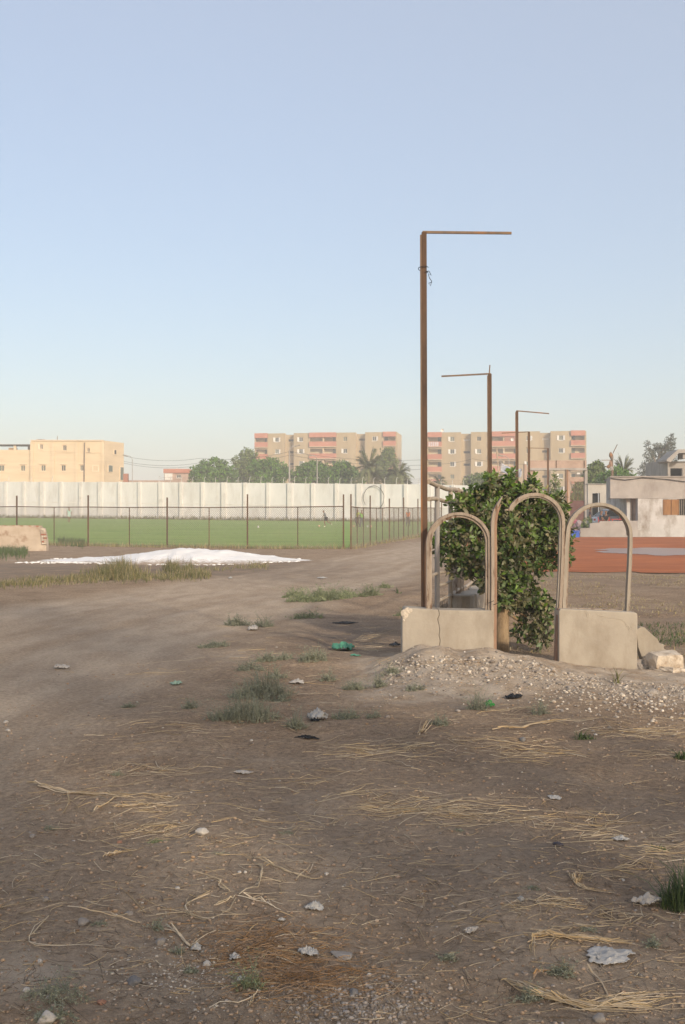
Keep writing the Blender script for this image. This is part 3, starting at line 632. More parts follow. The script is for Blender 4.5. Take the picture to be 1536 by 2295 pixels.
# ------------------------------------------------------------------ tall rusted poles with arms, along the pipe fence
FL = lambda d: .88 + .219 * (d - 12.1)
def gallows(label, px, py_top, d, arm_px, arm_dy, w, foot_z=None):
    x = X(px, d); zt = Z(py_top, d); zb = (hz(x, d) - .2) if foot_z is None else foot_z
    r = thing('rusted_pole', label, 'pole', (x, d, zb), 0, 'rusted poles with one arm')
    lean = -w * .25
    MB().add(*bar([(x, d, zb), (x + lean, d, zt)], w)).build('pole_channel', RUST, r)
    MB().add(*bar([(x - w * .62, d - .01, zb), (x - w * .62 + lean, d - .01, zt - .03)], w * .45)).build('pole_flange', RUSTG, r)
    xa = X(arm_px, d); s = 1 if xa > x else -1
    MB().add(*bar([(x + lean - s * w * .3, d + w * .2, zt + .005), (xa, d + w * .2, zt - arm_dy)], w * .48)).build('arm', RUSTG, r)
    return r
def bar(path, w):
    a, b = Vector(path[0]), Vector(path[1]); t = (b - a).normalized()
    s = t.cross(Vector((0, 1, 0))).normalized(); y = Vector((0, 1, 0)) - t * t.y; y.normalize(); h = w / 2
    vs = [p + s * h * i + y * h * j for p in (a, b) for i, j in ((-1, -1), (1, -1), (1, 1), (-1, 1))]
    return vs, [(3, 2, 1, 0), (4, 5, 6, 7), (0, 1, 5, 4), (1, 2, 6, 5), (2, 3, 7, 6), (3, 0, 4, 7)]
p1 = gallows('tallest nearest rusty pole with arm to the right and a wire knot', 953.5, 521, 12.42, 1147, .005, .054, .1)
x1 = X(950, 12.42); z1 = float(Z(605, 12.42))
pts = [(x1 + .055 * math.cos(a) - .005, 12.42 - .055 * math.sin(a), z1 + .03 * math.sin(a * .5 + 1)) for a in np.linspace(0, 7.5, 26)]
pts += [(x1 + .055, 12.38, z1 - .02), (x1 + .08, 12.37, z1 - .07), (x1 + .045, 12.37, z1 - .05), (x1 + .06, 12.37, z1 - .1), (x1 + .085, 12.36, z1 - .14), (x1 + .07, 12.36, z1 - .19), (x1 + .05, 12.36, z1 - .16), (x1 + .085, 12.36, z1 - .15)]
tag(MB().tube(pts, .004, 5).build('wire_knot', CABLE), 'dark wire knotted round the upper part of the tallest pole', 'wire')
gallows('second rusty pole with arm to the left, rising behind the ficus', 1100, 838, 21.5, 990, .045, .062)
MB().tube([(X(1097, 21.5), 21.5, Z(838, 21.5)), (X(1098.5, 21.5), 21.5, Z(818, 21.5))], .012, 5).build('stub_rod', RUSTG, [o for o in bpy.data.objects if o.get('label', '').startswith('second rusty pole')][0])
gallows('third rusty pole with arm sloping to the right before the apartment block', 1160.5, 921, 29.5, 1231, .07, .058)
gallows('fourth rusty pole with arm to the left, close behind the third', 1187, 968, 36, 1125, .04, .055)
gallows('fifth and farthest rusty pole with thin arm to the left', 1229.5, 1005, 46, 1180, -.02, .055)

# ------------------------------------------------------------------ arched screen: plastered bases, wooden arches
PLAST = mat('beige_plaster', (.34, .295, .24), (.41, .36, .295), scale=2.2, rough=.92, bump=.18, bscale=26, c3=(.26, .215, .165), s3=2.2, t3=(.46, .70), spec=.15, stretch3=(1, 1, .45))
CHIP = mat('broken_plaster', (.50, .42, .33), (.60, .52, .42), scale=9, rough=.95, bump=.7, bscale=30)
WOOD = mat('weathered_wood', (.28, .22, .17), (.38, .31, .245), scale=5, rough=.85, bump=.3, bscale=25, c3=(.15, .09, .055), s3=7, t3=(.53, .62), stretch=(4, 4, .6), stretch3=(2.2, 2.2, .4))
WOODG = mat('weathered_grey_wood', (.29, .245, .195), (.38, .33, .27), scale=5, rough=.85, bump=.3, bscale=25, c3=(.19, .14, .095), s3=6, t3=(.55, .65), stretch=(3, 3, .5), stretch3=(2, 2, .3))
WOODR = mat('reddish_wood', (.24, .145, .10), (.35, .225, .155), scale=6, rough=.85, bump=.3, bscale=25, stretch=(3, 3, .4))
D = 12.1; q = lambda px: X(px, D); qz = lambda py: Z(py, D)
# left base: two halves either side of a crack
crack = [(983, 1366), (985, 1378), (981, 1388), (984, 1400), (986, 1412), (984, 1424), (987, 1436), (984, 1450), (985, 1480)]
bl = thing('plastered_base', 'low plastered wall with a vertical crack and chipped corner under the left arch', 'wall', (q(1000), D, -.3))
outl = [(901.5, 1480), (902, 1379), (905, 1374), (905, 1366), (910, 1362), (940, 1364), (980.5, 1366.5)]
cL = [(q(a - .35), qz(b)) for a, b in crack]; cR = [(q(a + .35), qz(b)) for a, b in crack]
lo = -.35
hl = MB().prism([(q(901.5), lo)] + [(q(a), qz(b)) for a, b in outl[1:]] + cL[:-1] + [(cL[-1][0], lo)], D, D + .3).build('wall_half', PLAST, bl, bevel=.012)
hr = MB().prism([(cR[-1][0], lo)] + cR[:-1][::-1] + [(q(986), qz(1367)), (q(1030), qz(1368)), (q(1060), qz(1368.5)), (q(1100), qz(1368)), (q(1106), qz(1371)), (q(1107), qz(1378)), (q(1106), lo)], D + .002, D + .3).build('wall_half', PLAST, bl, bevel=.012)
MB().box(q(978), q(992), D + .1, D + .26, lo, qz(1372)).build('core', mat('dark_core', (.16, .13, .10), rough=.95), bl)
# chipped patch at the corner: rough skin standing a few mm proud
def lumpy(name, m, parent, c, r, seed, flat=1., sub=2, rough=.25, rz=0., label=None):
    bm = bmesh.new(); bmesh.ops.create_icosphere(bm, subdivisions=sub, radius=1)
    off = Vector((seed * 13.7, seed * 3.1, seed * 7.9))
    for v in bm.verts:
        k = 1 + rough * mnoise.noise(v.co * 1.3 + off) + rough * .5 * mnoise.noise(v.co * 3.1 + off)
        for ax in range(3):                      # knock facets off
            pass
        v.co = v.co * k
    for dirv in range(4):
        nv = Vector((math.sin(seed * 3 + dirv * 2.1), math.cos(seed * 5 + dirv * 1.7), .6 * math.sin(seed + dirv * 3.3))).normalized(); lim = .72 + .1 * math.sin(seed * 7 + dirv)
        for v in bm.verts:
            dd = v.co.dot(nv)
            if dd > lim: v.co -= nv * (dd - lim)
    M = Matrix.Rotation(rz, 4, 'Z') @ Matrix.Diagonal((r[0], r[1], r[2], 1))
    bm.transform(M)
    me = bpy.data.meshes.new(name); bm.to_mesh(me); bm.free(); me.materials.append(m)
    me.polygons.foreach_set('use_smooth', [sub > 2] * len(me.polygons))
    o = bpy.data.objects.new(name, me); col.objects.link(o); o.location = c
    if parent is not None: o.parent = parent; o.location = Vector(c) - parent.location
    return o
for k, (px, py, rr) in enumerate([(908, 1374, .05), (914, 1370, .045), (910, 1383, .035), (920, 1368, .03), (906, 1390, .02)]):
    lumpy('plaster_chip', CHIP, bl, (q(px), D + .006, qz(py)), (rr, .012, rr * .85), k + 3, sub=2)
br = thing('plastered_base', 'taller smooth plastered wall with scratches under the right arch', 'wall', (q(1340), D, -.4))
tl, trp = (1253, 1363), (1427, 1372)
hb = MB().prism([(q(1250.5), -.6), (q(1251), qz(1370)), (q(1254), qz(1363.5)), (q(1420), qz(1371.5)), (q(1426), qz(1374)), (q(1427), qz(1382)), (q(1425), -.6)], D - .05, D + .22).build('wall_slab', PLAST, br, bevel=.012)
for path in ([(1313, 1371), (1316, 1378), (1317, 1383)], [(1320, 1373), (1322, 1379)], [(1340, 1378), (1370, 1386), (1392, 1388), (1402, 1396), (1407, 1406), (1411, 1413)], [(1409, 1402), (1413, 1409), (1410, 1413)], [(1415, 1402), (1417, 1411)]):
    MB().tube([(q(a) * (D - .053) / D, D - .053, Z(b, D - .053)) for a, b in path], .0018, 4).build('scratch', CHIP, br)
# wooden arches
def arc(cx, cy, rx, ry, a0, a1, n=22): return [(cx + rx * math.cos(R(a)), cy - ry * math.sin(R(a))) for a in np.linspace(a0, a1, n)]
def bar2(par, name, path_px, d, w, t, m, **k): return MB().sweep([(X(a, d), d, Z(b, d)) for a, b in path_px], (0, 1, 0), w, t).build(name, m, par, **k)
def jitter(pp, s=.35): return [(a + random.uniform(-s, s), b + random.uniform(-s, s)) for a, b in pp]
DA = D + .12
A1 = thing('arched_frame', 'smaller intact wooden arch standing on the cracked base beside the tallest pole', 'arch', (X(1028, DA), DA, qz(1366)), 0, 'wooden arches of the screen')
cl = lambda r_: [(1028 - r_ * 1.0, 1372)] + [(1028 - r_, y) for y in (1340, 1300, 1260, 1230)] + [(a, b) for a, b in arc(1028, 1216, r_, r_ * .94, 180, 0, 26)] + [(1028 + r_, y) for y in (1240, 1280, 1320)] + [(1028 + r_ - .5, 1374)]
bar2(A1, 'outer_strip', jitter(cl(69)), DA, .032, .09, WOOD); bar2(A1, 'inner_strip', jitter(cl(63)), DA + .012, .028, .07, WOOD)
A2 = thing('arched_frame', 'tallest wooden arch in the middle, snapped open at its upper left, reaching the ground', 'arch', (X(1183, DA), DA, 0), 0, 'wooden arches of the screen')
lft = [(1106, 1480), (1106, 1420), (1106.5, 1360), (1107, 1300), (1107, 1240), (1106.5, 1190), (1107, 1170), (1109, 1155), (1113, 1142), (1119, 1130), (1126, 1117)]
bar2(A2, 'snapped_leg', [(a - 3, b) for a, b in lft[:-1]] + [(1125, 1113)], DA - .03, [.034] * 9 + [.026, .008], .09, WOOD)
bar2(A2, 'snapped_leg_strip', [(a + 3.2, b) for a, b in lft[:-1]], DA - .018, [.032] * 8 + [.024, .008], .075, WOODR)
rgt = [(1131, 1143)] + arc(1198, 1172, 64, 64, 152, 0, 22)[0:] + [(1261.5, 1200), (1261, 1240), (1259, 1290), (1256.5, 1340), (1253, 1380)]
rgt = [p for p in rgt if p[0] > 1134 or p[1] > 1142.5]
bar2(A2, 'broken_crown', jitter(rgt, .25), DA - .03, [.012, .026] + [.036] * (len(rgt) - 2), .085, WOOD)
bar2(A2, 'crown_strip', [(1198 + (a - 1198) * .93 - .4, 1172 + (b - 1172) * .93) for a, b in rgt[1:23]] + [(1255.5, 1210), (1254.5, 1260), (1252, 1320), (1250, 1365)], DA - .02, .026, .07, WOODG)
bar2(A2, 'right_leg', [(1253.5, 1363), (1250.5, 1400), (1248.5, 1440), (1246, 1490)], DA - .06, .036, .10, WOODR)
A3 = thing('arched_frame', 'intact grey wooden arch on the taller base at the right', 'arch', (X(1340, DA), DA, qz(1368)), 0, 'wooden arches of the screen')
ac = [(1263, 1368), (1264.5, 1330), (1266.5, 1280), (1268.5, 1230), (1270, 1205)] + arc(1341.5, 1200, 71, 70, 178, 0, 26) + [(1412.5, 1220), (1411, 1260), (1409, 1300), (1407, 1340), (1405.5, 1376)]
bar2(A3, 'outer_strip', jitter(ac, .25), DA - .02, .034, .09, WOODG)
bar2(A3, 'inner_strip', [(1341 + (a - 1341) * .945, 1200 + (b - 1200) * (.945 if b < 1201 else 1)) for a, b in ac[:31]], DA - .005, .022, .075, WOOD)
bar2(A3, 'sill', [(1268, 1363.5), (1330, 1366), (1393, 1369.5)], DA + .01, .028, .10, WOOD)
for px, py in ((1254.5, 1385), (1112, 1352), (1101, 1348)): MB().tube([(X(px - 6, DA - .08), DA - .08, Z(py + 2, DA)), (X(px, DA - .09), DA - .09, Z(py, DA)), (X(px + 6, DA - .08), DA - .08, Z(py - 3, DA))], .003, 4).build('binding_wire', CABLE, A2)

# ------------------------------------------------------------------ pipe fence running away from the tallest pole
PIPE = mat('bleached_pipe', (.34, .275, .21), (.46, .39, .31), scale=7, rough=.8, bump=.2, bscale=40, c3=(.26, .19, .13), s3=4, t3=(.5, .7))
pf = thing('pipe_fence', 'fence of bleached pipes and posts running back from the tallest pole', 'fence', (FL(13), 13, hz(FL(13), 13)))
fpz = lambda d, z: Vector((FL(d), d, z))
ends = [12.45, 15.8, 21.2]
for zr, r_, d0, d1, nm in ((1.97, .027, 12.48, 16.6, 'top_rail'), (1.81, .025, 12.48, 16.2, 'upper_rail'), (.93, .019, 12.5, 14.4, 'mid_rail'), (.78, .019, 13.2, 14.9, 'mid_rail'), (.6, .022, 13.3, 21.5, 'lower_rail'), (1.97, .025, 17, 28.8, 'top_rail'), (1.2, .02, 17, 28.8, 'mid_rail')):
    m_ = [fpz(d, zr + (.035 if (nm == 'top_rail' and abs(d - d0) < .01) else 0) + .012 * math.sin(d * 3)) for d in np.linspace(d0, d1, 9)]
    MB().tube(m_, r_, 8).build(nm, PIPE, pf)
for d in (13.2, 14.5, 17.2, 18.9, 20.6, 23.5, 26): MB().tube([fpz(d, hz(FL(d), d) - .1), fpz(d, 1.97)], .03, 8).build('fence_post', PIPE if d != 13.2 else GREYR, pf)
for d, dx, d2 in ((14.95, .0, 15.25), (15.5, .0, 15.2), (15.75, .0, 15.95)): MB().add(*bar([fpz(d, .45), fpz(d2, 2.0)], .06)).build('slanting_board', WOOD, pf)
# rounded low wall behind the pipe fence
bk = thing('fluted_low_wall', 'low plastered wall with rounded end seen through the left arch', 'wall', (FL(16), 16, 0))
prof = []
for i in range(60):
    d = 14.7 + i * .12; prof.append((FL(d) + .05 + .035 * math.sin(i * .75), d))
for i in range(59, -1, -1):
    d = 14.7 + i * .12; prof.append((FL(d) + .32, d))
mb = MB(); 
tz = .58
pr = [(x, y) for x, y in prof]
mb.zprism(pr, -.2, tz); mb.build('wall', PLAST, bk, bevel=.04)
MB().zprism([(FL(14.35) + .02 + .17 * (1 - math.cos(a)), 14.35 + .30 - .30 * math.sin(a)) for a in np.linspace(0, math.pi, 10)] + [(FL(14.69) + .33, 14.69), (FL(14.69) + .03, 14.69)], -.2, .60).build('rounded_end', PLAST, bk, bevel=.04)

# ------------------------------------------------------------------ ficus behind the arches
BARK = mat('tan_bark', (.23, .155, .085), (.34, .24, .14), scale=6, rough=.9, bump=.6, bscale=22, stretch=(3, 3, .5), c3=(.15, .10, .06), s3=5, t3=(.5, .7))
LEAFD = mat('dusty_leaf', (.09, .105, .035), (.25, .215, .12), scale=6, rough=.55, spec=.35, island=.35, trans=.18)
LEAFB = mat('fresh_leaf', (.125, .215, .028), (.20, .30, .05), scale=5, rough=.42, spec=.45, island=.3, trans=.28)
def leaf_cloud(name, m, parent, pts, nrm_c, size, n_per, off, droop=.1, asp=.42, seed=1):
    """rosettes of leaf-shaped faces at pts; each leaf is a folded diamond of 2 quads (6 verts)"""
    g = np.random.default_rng(seed); V = []; Fc = []
    pts = np.asarray(pts); N = len(pts) * n_per
    c = np.repeat(pts, n_per, 0)
    axis = np.repeat(nrm_c, n_per, 0) + g.normal(0, .35, (N, 3)); axis /= np.linalg.norm(axis, axis=1)[:, None] + 1e-9
    rnd = g.normal(0, 1, (N, 3)); d = rnd - axis * (rnd * axis).sum(1)[:, None]; d /= np.linalg.norm(d, axis=1)[:, None] + 1e-9
    d = d * .85 + axis * g.uniform(.0, .9, N)[:, None]; d[:, 2] -= droop; d /= np.linalg.norm(d, axis=1)[:, None] + 1e-9
    sd_ = np.cross(d, axis + g.normal(0, .3, (N, 3))); sd_ /= np.linalg.norm(sd_, axis=1)[:, None] + 1e-9
    up = np.cross(sd_, d); L = size * g.uniform(.4, 1.4, N); W = L * asp * g.uniform(.8, 1.2, N)
    s0 = c + d * (L * .12)[:, None] + g.normal(0, size * .18, (N, 3))
    mid = s0 + d * (L * .5)[:, None] + up * (L * .06)[:, None]; tip = s0 + d * L[:, None] - up * (L * .04)[:, None]
    l1 = s0 + d * (L * .45)[:, None] + sd_ * (W * .5)[:, None] + up * (W * .16)[:, None]; r1 = s0 + d * (L * .45)[:, None] - sd_ * (W * .5)[:, None] + up * (W * .16)[:, None]
    l2 = s0 + d * (L * .8)[:, None] + sd_ * (W * .36)[:, None] + up * (W * .1)[:, None]; r2 = s0 + d * (L * .8)[:, None] - sd_ * (W * .36)[:, None] + up * (W * .1)[:, None]
    V = np.stack([s0, l1, mid, r1, l2, tip, r2], 1).reshape(-1, 3); b = (np.arange(N) * 7)[:, None]
    Fc = np.concatenate([b + np.array([[0, 2, 1, 1]])[:, :3], ], 0)
    tri = np.concatenate([b + np.array([t_]) for t_ in ((0, 3, 2), (0, 2, 1), (1, 2, 4), (2, 5, 4), (3, 6, 2), (2, 6, 5))], 0)
    return nmesh(name, V, tri, m, parent, smooth=False, off=off)
def blob_points(blobs, n, g, shell=.72):
    out = []; nr = []
    vol = np.array([b[3] * b[4] * b[5] for b in blobs]) ** .75; cnt = np.maximum((vol / vol.sum() * n).astype(int), 4)
    for b, k in zip(blobs, cnt):
        v = g.normal(0, 1, (k, 3)); v /= np.linalg.norm(v, axis=1)[:, None]
        r = g.uniform(shell ** 3, 1, k) ** (1 / 3.); r = np.where(g.random(k) < .25, g.uniform(.3, 1, k), r)
        nz = np.array([1 + .16 * mnoise.noise(Vector(a * 2.2) + Vector((b[0] * 3, b[2] * 5, 1))) for a in v])
        out.append(np.array(b[:3]) + v * np.array(b[3:6]) * (r * nz)[:, None]); nr.append(v)
    return np.concatenate(out), np.concatenate(nr)
fd = 13.9
def fb(px, py, rpx, rpy, dd=0, ry=None):
    d = fd + dd; return (X(px, d), d, float(Z(py, d)), rpx * d / F, ry or rpx * d / F * .9, rpy * d / F)
fblobs = [fb(1100, 1150, 58, 44), fb(1048, 1140, 30, 28), fb(1165, 1128, 46, 40), fb(1152, 1092, 26, 26), fb(1108, 1098, 24, 22), fb(1070, 1112, 20, 18), fb(1198, 1106, 24, 20, .1), fb(1228, 1138, 24, 22, .15), fb(1240, 1176, 30, 34, .15),
          fb(1008, 1198, 32, 30), fb(1004, 1238, 28, 26), fb(1035, 1264, 34, 26), fb(1070, 1215, 46, 46), fb(1140, 1205, 58, 50), fb(1205, 1212, 44, 42, .1), fb(1246, 1220, 24, 34, .1), fb(1220, 1254, 26, 20, .1), fb(1160, 1258, 46, 34, -.1), fb(1090, 1258, 36, 32, -.15),
          fb(1064, 1284, 18, 14), fb(1130, 1300, 34, 26, -.15), fb(1166, 1306, 30, 26), fb(1090, 1310, 10, 14, -.3), fb(1145, 1340, 32, 20, -.2), fb(1192, 1352, 34, 24), fb(1222, 1352, 18, 16), fb(1200, 1384, 32, 22), fb(1218, 1410, 22, 20), fb(1180, 1412, 24, 24), fb(1215, 1436, 16, 16), fb(1122, 1342, 20, 13, -.3)]
for _k in range(46):                                # sprigs that break the outline
    _b = random.choice(fblobs[:24]); _a = random.uniform(0, 6.28); fblobs.append((_b[0] + _b[3] * 1.02 * math.cos(_a), _b[1] + random.uniform(-.25, .1), _b[2] + _b[5] * 1.02 * math.sin(_a), .07, .07, .065))
ft = thing('ficus_tree', 'dusty dense ficus growing behind the three wooden arches', 'tree', (X(1127, 13.6), 13.6, hz(X(1127, 13.6), 13.6)))
g_ = np.random.default_rng(3)
pts, nr = blob_points(fblobs, 1850, g_, .8)
fo = np.array(ft.location)
kd = g_.random(len(pts)) < .55
o_ = leaf_cloud('crown', LEAFD, ft, pts[kd], nr[kd], .078, 9, fo, droop=.15, seed=5); o_['kind'] = 'stuff'
o_ = leaf_cloud('green_leaves', mat('mid_leaf', (.06, .105, .022), (.14, .21, .045), scale=6, rough=.5, spec=.4, island=.35, trans=.2), ft, pts[~kd], nr[~kd], .075, 9, fo, droop=.1, seed=7); o_['kind'] = 'stuff'
k_ = (nr[:, 2] + g_.normal(0, .35, len(nr)) + (pts[:, 2] - 1.2) * .45) > .62
o_ = leaf_cloud('fresh_shoots', LEAFB, ft, pts[k_] + nr[k_] * .03 + np.array([0, 0, .02]), nr[k_] * .6 + np.array([0, 0, .6]), .07, 8, fo, droop=-.1, seed=6); o_['kind'] = 'stuff'
bx_ = X(1127, 13.6); bz_ = hz(bx_, 13.6)
MB().tube([(bx_ - .01, 13.6, bz_ - .15), (bx_ - .005, 13.6, bz_ + .1), (bx_ + .0, 13.62, bz_ + .35), (bx_ + .03, 13.75, bz_ + .6), (bx_ + .02, 13.9, bz_ + .9), (bx_ - .02, 14.0, bz_ + 1.35)], [.098, .085, .08, .075, .06, .035], 12).build('trunk', BARK, ft, smooth=True)
for tg in ((1060, 1150), (1170, 1140), (1210, 1240), (1040, 1250), (1195, 1390), (1160, 1310), (1110, 1110), (1000, 1230), (1250, 1200), (1150, 1075), (1215, 1430), (1020, 1130)):
    e = P(tg[0], tg[1], fd); a = Vector((bx_ + .02, 13.9, bz_ + (.5 if tg[1] > 1300 else .85))); mid = a.lerp(e, .5) + Vector((random.uniform(-.08, .08), random.uniform(-.08, .08), .06))
    MB().tube([a, mid, e], [.03, .02, .008], 6).build('limb', BARK, ft, smooth=True)

# ------------------------------------------------------------------ rubble beside the right base
LIME = mat('limestone', (.50, .42, .33), (.62, .54, .44), scale=9, rough=.95, bump=.8, bscale=18, c3=(.34, .26, .19), s3=6, t3=(.5, .66))
STONEG = mat('grey_stone', (.25, .215, .185), (.34, .30, .26), scale=10, rough=.9, bump=.5, bscale=30)
STONED = mat('dark_stone', (.15, .14, .135), (.23, .215, .2), scale=10, rough=.85, bump=.5, bscale=30)
STONEP = mat('pale_stone', (.44, .395, .34), (.54, .49, .43), scale=10, rough=.9, bump=.4, bscale=30)
STONER = mat('red_stone', (.27, .14, .095), (.34, .19, .13), scale=10, rough=.9, bump=.4, bscale=30)
D = 12.3
sl = [(1424, 1410), (1434, 1404), (1442, 1405), (1456, 1418), (1472, 1432), (1476, 1441), (1487, 1444), (1485, 1452), (1497, 1462), (1505, 1478), (1496, 1482), (1470, 1484), (1450, 1490), (1440, 1483), (1428, 1450)]
MB_ = MB().prism([(X(a, D), Z(b, D)) for a, b in sl[::-1]], D - .05, D + .1)
s_ = MB_.build('broken_wall_slab', PLAST, bevel=.006); tag(s_, 'broken slab of plastered wall leaning against the right base', 'wall slab')
c_ = P(1490, 1508, 12.0); c_.z = hz(c_.x, c_.y) + .09
def chunk(name, m, c, r, seed, rz=0.):
    bm = bmesh.new(); bmesh.ops.create_cube(bm, size=2); bmesh.ops.subdivide_edges(bm, edges=bm.edges[:], cuts=5, use_grid_fill=True); off = Vector((seed * 3.3, seed * 7.1, seed))
    for v in bm.verts:
        d_ = v.co.normalized(); v.co = v.co.lerp(d_ * 1.15, .28); v.co += d_ * (.16 * mnoise.noise(v.co * 1.1 + off) + .10 * mnoise.noise(v.co * 3 + off) + .05 * mnoise.noise(v.co * 7 + off))
    bm.transform(Matrix.Rotation(rz, 4, 'Z') @ Matrix.Rotation(.12, 4, 'X') @ Matrix.Diagonal((*r, 1))); me = bpy.data.meshes.new(name); bm.to_mesh(me); bm.free(); me.materials.append(m); o = bpy.data.objects.new(name, me); col.objects.link(o); o.location = c; return o
tag(chunk('rubble_block', LIME, c_, (.165, .12, .095), 4.2, rz=.25), 'big cream limestone block beside the leaning broken slab', 'stone block')
for k, (px, py, rx, rz_, lab) in enumerate([(1461, 1493, .09, .08, 'cream limestone lump wedged under the leaning broken slab'), (1440, 1508, .075, .045, 'flat grey stone between the right base and the limestone block'), (1500, 1533, .15, .03, 'thin pale stone flake below the big limestone block'), (1432, 1492, .05, .07, 'small stone stuck in the gap beside the right base')]):
    c_ = P(px, py, 12.1 - .2 * (k == 2)); 
    c_.z = max(c_.z, hz(c_.x, c_.y) + rz_ * .4)
    tag(chunk('rubble_stone', LIME if k in (0, 2) else STONEG, c_, (rx, rx * .85, rz_), 6 + k, rz=k * 1.1), lab, 'stone')

# ------------------------------------------------------------------ trees and palms in the distance
TLEAF = mat('tree_leaf', (.075, .165, .02), (.125, .235, .035), scale=.6, rough=.6, island=.35, trans=.2)
TLEAF2 = mat('dull_tree_leaf', (.11, .165, .038), (.17, .22, .065), scale=.6, rough=.65, island=.35, trans=.2)
GLEAF = mat('casuarina_leaf', (.07, .085, .055), (.115, .125, .085), scale=.6, rough=.7, island=.3, trans=.2)
PALM = mat('palm_leaf', (.13, .15, .06), (.21, .22, .10), scale=.6, rough=.6, island=.3, trans=.2)
TBARK = mat('grey_bark', (.14, .11, .085), (.22, .18, .14), scale=3, rough=.9, bump=.5, bscale=8)
def tree(label, name, px0, px1, py_top, py_base, d, m, seed, group=None, lobes=9, leaf=.34, n=420, tall=1.):
    x0, x1 = X(px0, d), X(px1, d); zt = float(Z(py_top, d)); zb = float(Z(py_base, d)) ; cx_ = (x0 + x1) / 2; rx = (x1 - x0) / 2 * 1.12
    g0 = hz(cx_, d); t = thing(name, label, 'tree', (cx_, d, g0), 0, group)
    g = np.random.default_rng(seed); hgt = zt - zb; bl_ = []
    for k in range(lobes):
        a = 2 * math.pi * k / lobes + g.uniform(-.3, .3); rr = g.uniform(.4, .72) * rx; h = g.uniform(.12, .8)
        s = rx * g.uniform(.36, .52) * (1.1 - .3 * h)
        bl_.append((cx_ + rr * math.cos(a) * (1.05 - .35 * h), d + rr * math.sin(a) * .8, zb + hgt * h * .85, s * 1.1, s, min(s * .85, hgt * .42)))
    bl_.append((cx_, d, zb + hgt * .55, rx * .6, rx * .6, hgt * .40)); bl_.append((cx_ + rx * g.uniform(-.2, .2), d, zt - hgt * .2, rx * .38, rx * .38, hgt * .2))
    p, q_ = blob_points(bl_, int(n * 1.8), g, .6); lo_ = np.array(t.location)
    o = leaf_cloud('crown', m, t, p, q_, leaf, 9, lo_, droop=.2, asp=.6, seed=seed + 1); o['kind'] = 'stuff'
    MB().tube([(cx_, d, g0 - .2), (cx_ + .1, d, g0 + (zb - g0) * .6 + .3), (cx_ - .1, d, zb + hgt * .35), (cx_, d, zb + hgt * .7)], [rx * .085, rx * .065, rx * .05, rx * .02], 8).build('trunk', TBARK, t, smooth=True)
    for b in bl_[:5]: MB().tube([(cx_, d, zb + hgt * .1), ((cx_ + b[0]) / 2, (d + b[1]) / 2, (zb + hgt * .15 + b[2]) / 2 + .2), b[:3]], [rx * .04, rx * .028, rx * .012], 6).build('limb', TBARK, t, smooth=True)
    return t
GRP = 'trees behind the white wall'
tree('round bright green tree, leftmost behind the white wall', 'round_tree', 424, 537, 1026, 1092, 178, TLEAF, 11, GRP, n=700)
tree('duller green tree rising highest between the round trees behind the wall', 'dull_tree', 524, 598, 1004, 1090, 192, TLEAF2, 12, GRP, n=560)
tree('bushy green tree left of the tall lamp post behind the wall', 'round_tree', 556, 651, 1026, 1092, 175, TLEAF, 13, GRP, n=620)
tree('bushy green tree between the two lamp posts behind the wall', 'round_tree', 657, 742, 1032, 1092, 175, TLEAF, 14, GRP, n=560)
tree('bushy green tree just left of the palm behind the wall', 'round_tree', 722, 815, 1032, 1092, 173, TLEAF, 15, GRP, n=560)
tree('loose yellowish tree behind the palm in front of the left apartment block', 'loose_tree', 832, 902, 1000, 1085, 200, TLEAF2, 16, GRP, n=420)
tree('low dark shrub on the wall top before the right apartment block', 'shrub_tree', 1040, 1112, 1059, 1096, 160, TLEAF2, 17, GRP, n=420, leaf=.26)
tree('green tree right of the concrete gateway', 'round_tree', 1308, 1366, 1033, 1105, 112, TLEAF2, 18, None, n=520, leaf=.24)
tree('bushy hedge tree before the right palm', 'hedge_tree', 1342, 1430, 1046, 1105, 106, TLEAF, 19, None, n=520, leaf=.22)
tree('small bush growing inside the iron gate', 'bush', 1278, 1312, 1078, 1145, 99, TLEAF2, 20, None, n=260, leaf=.2)
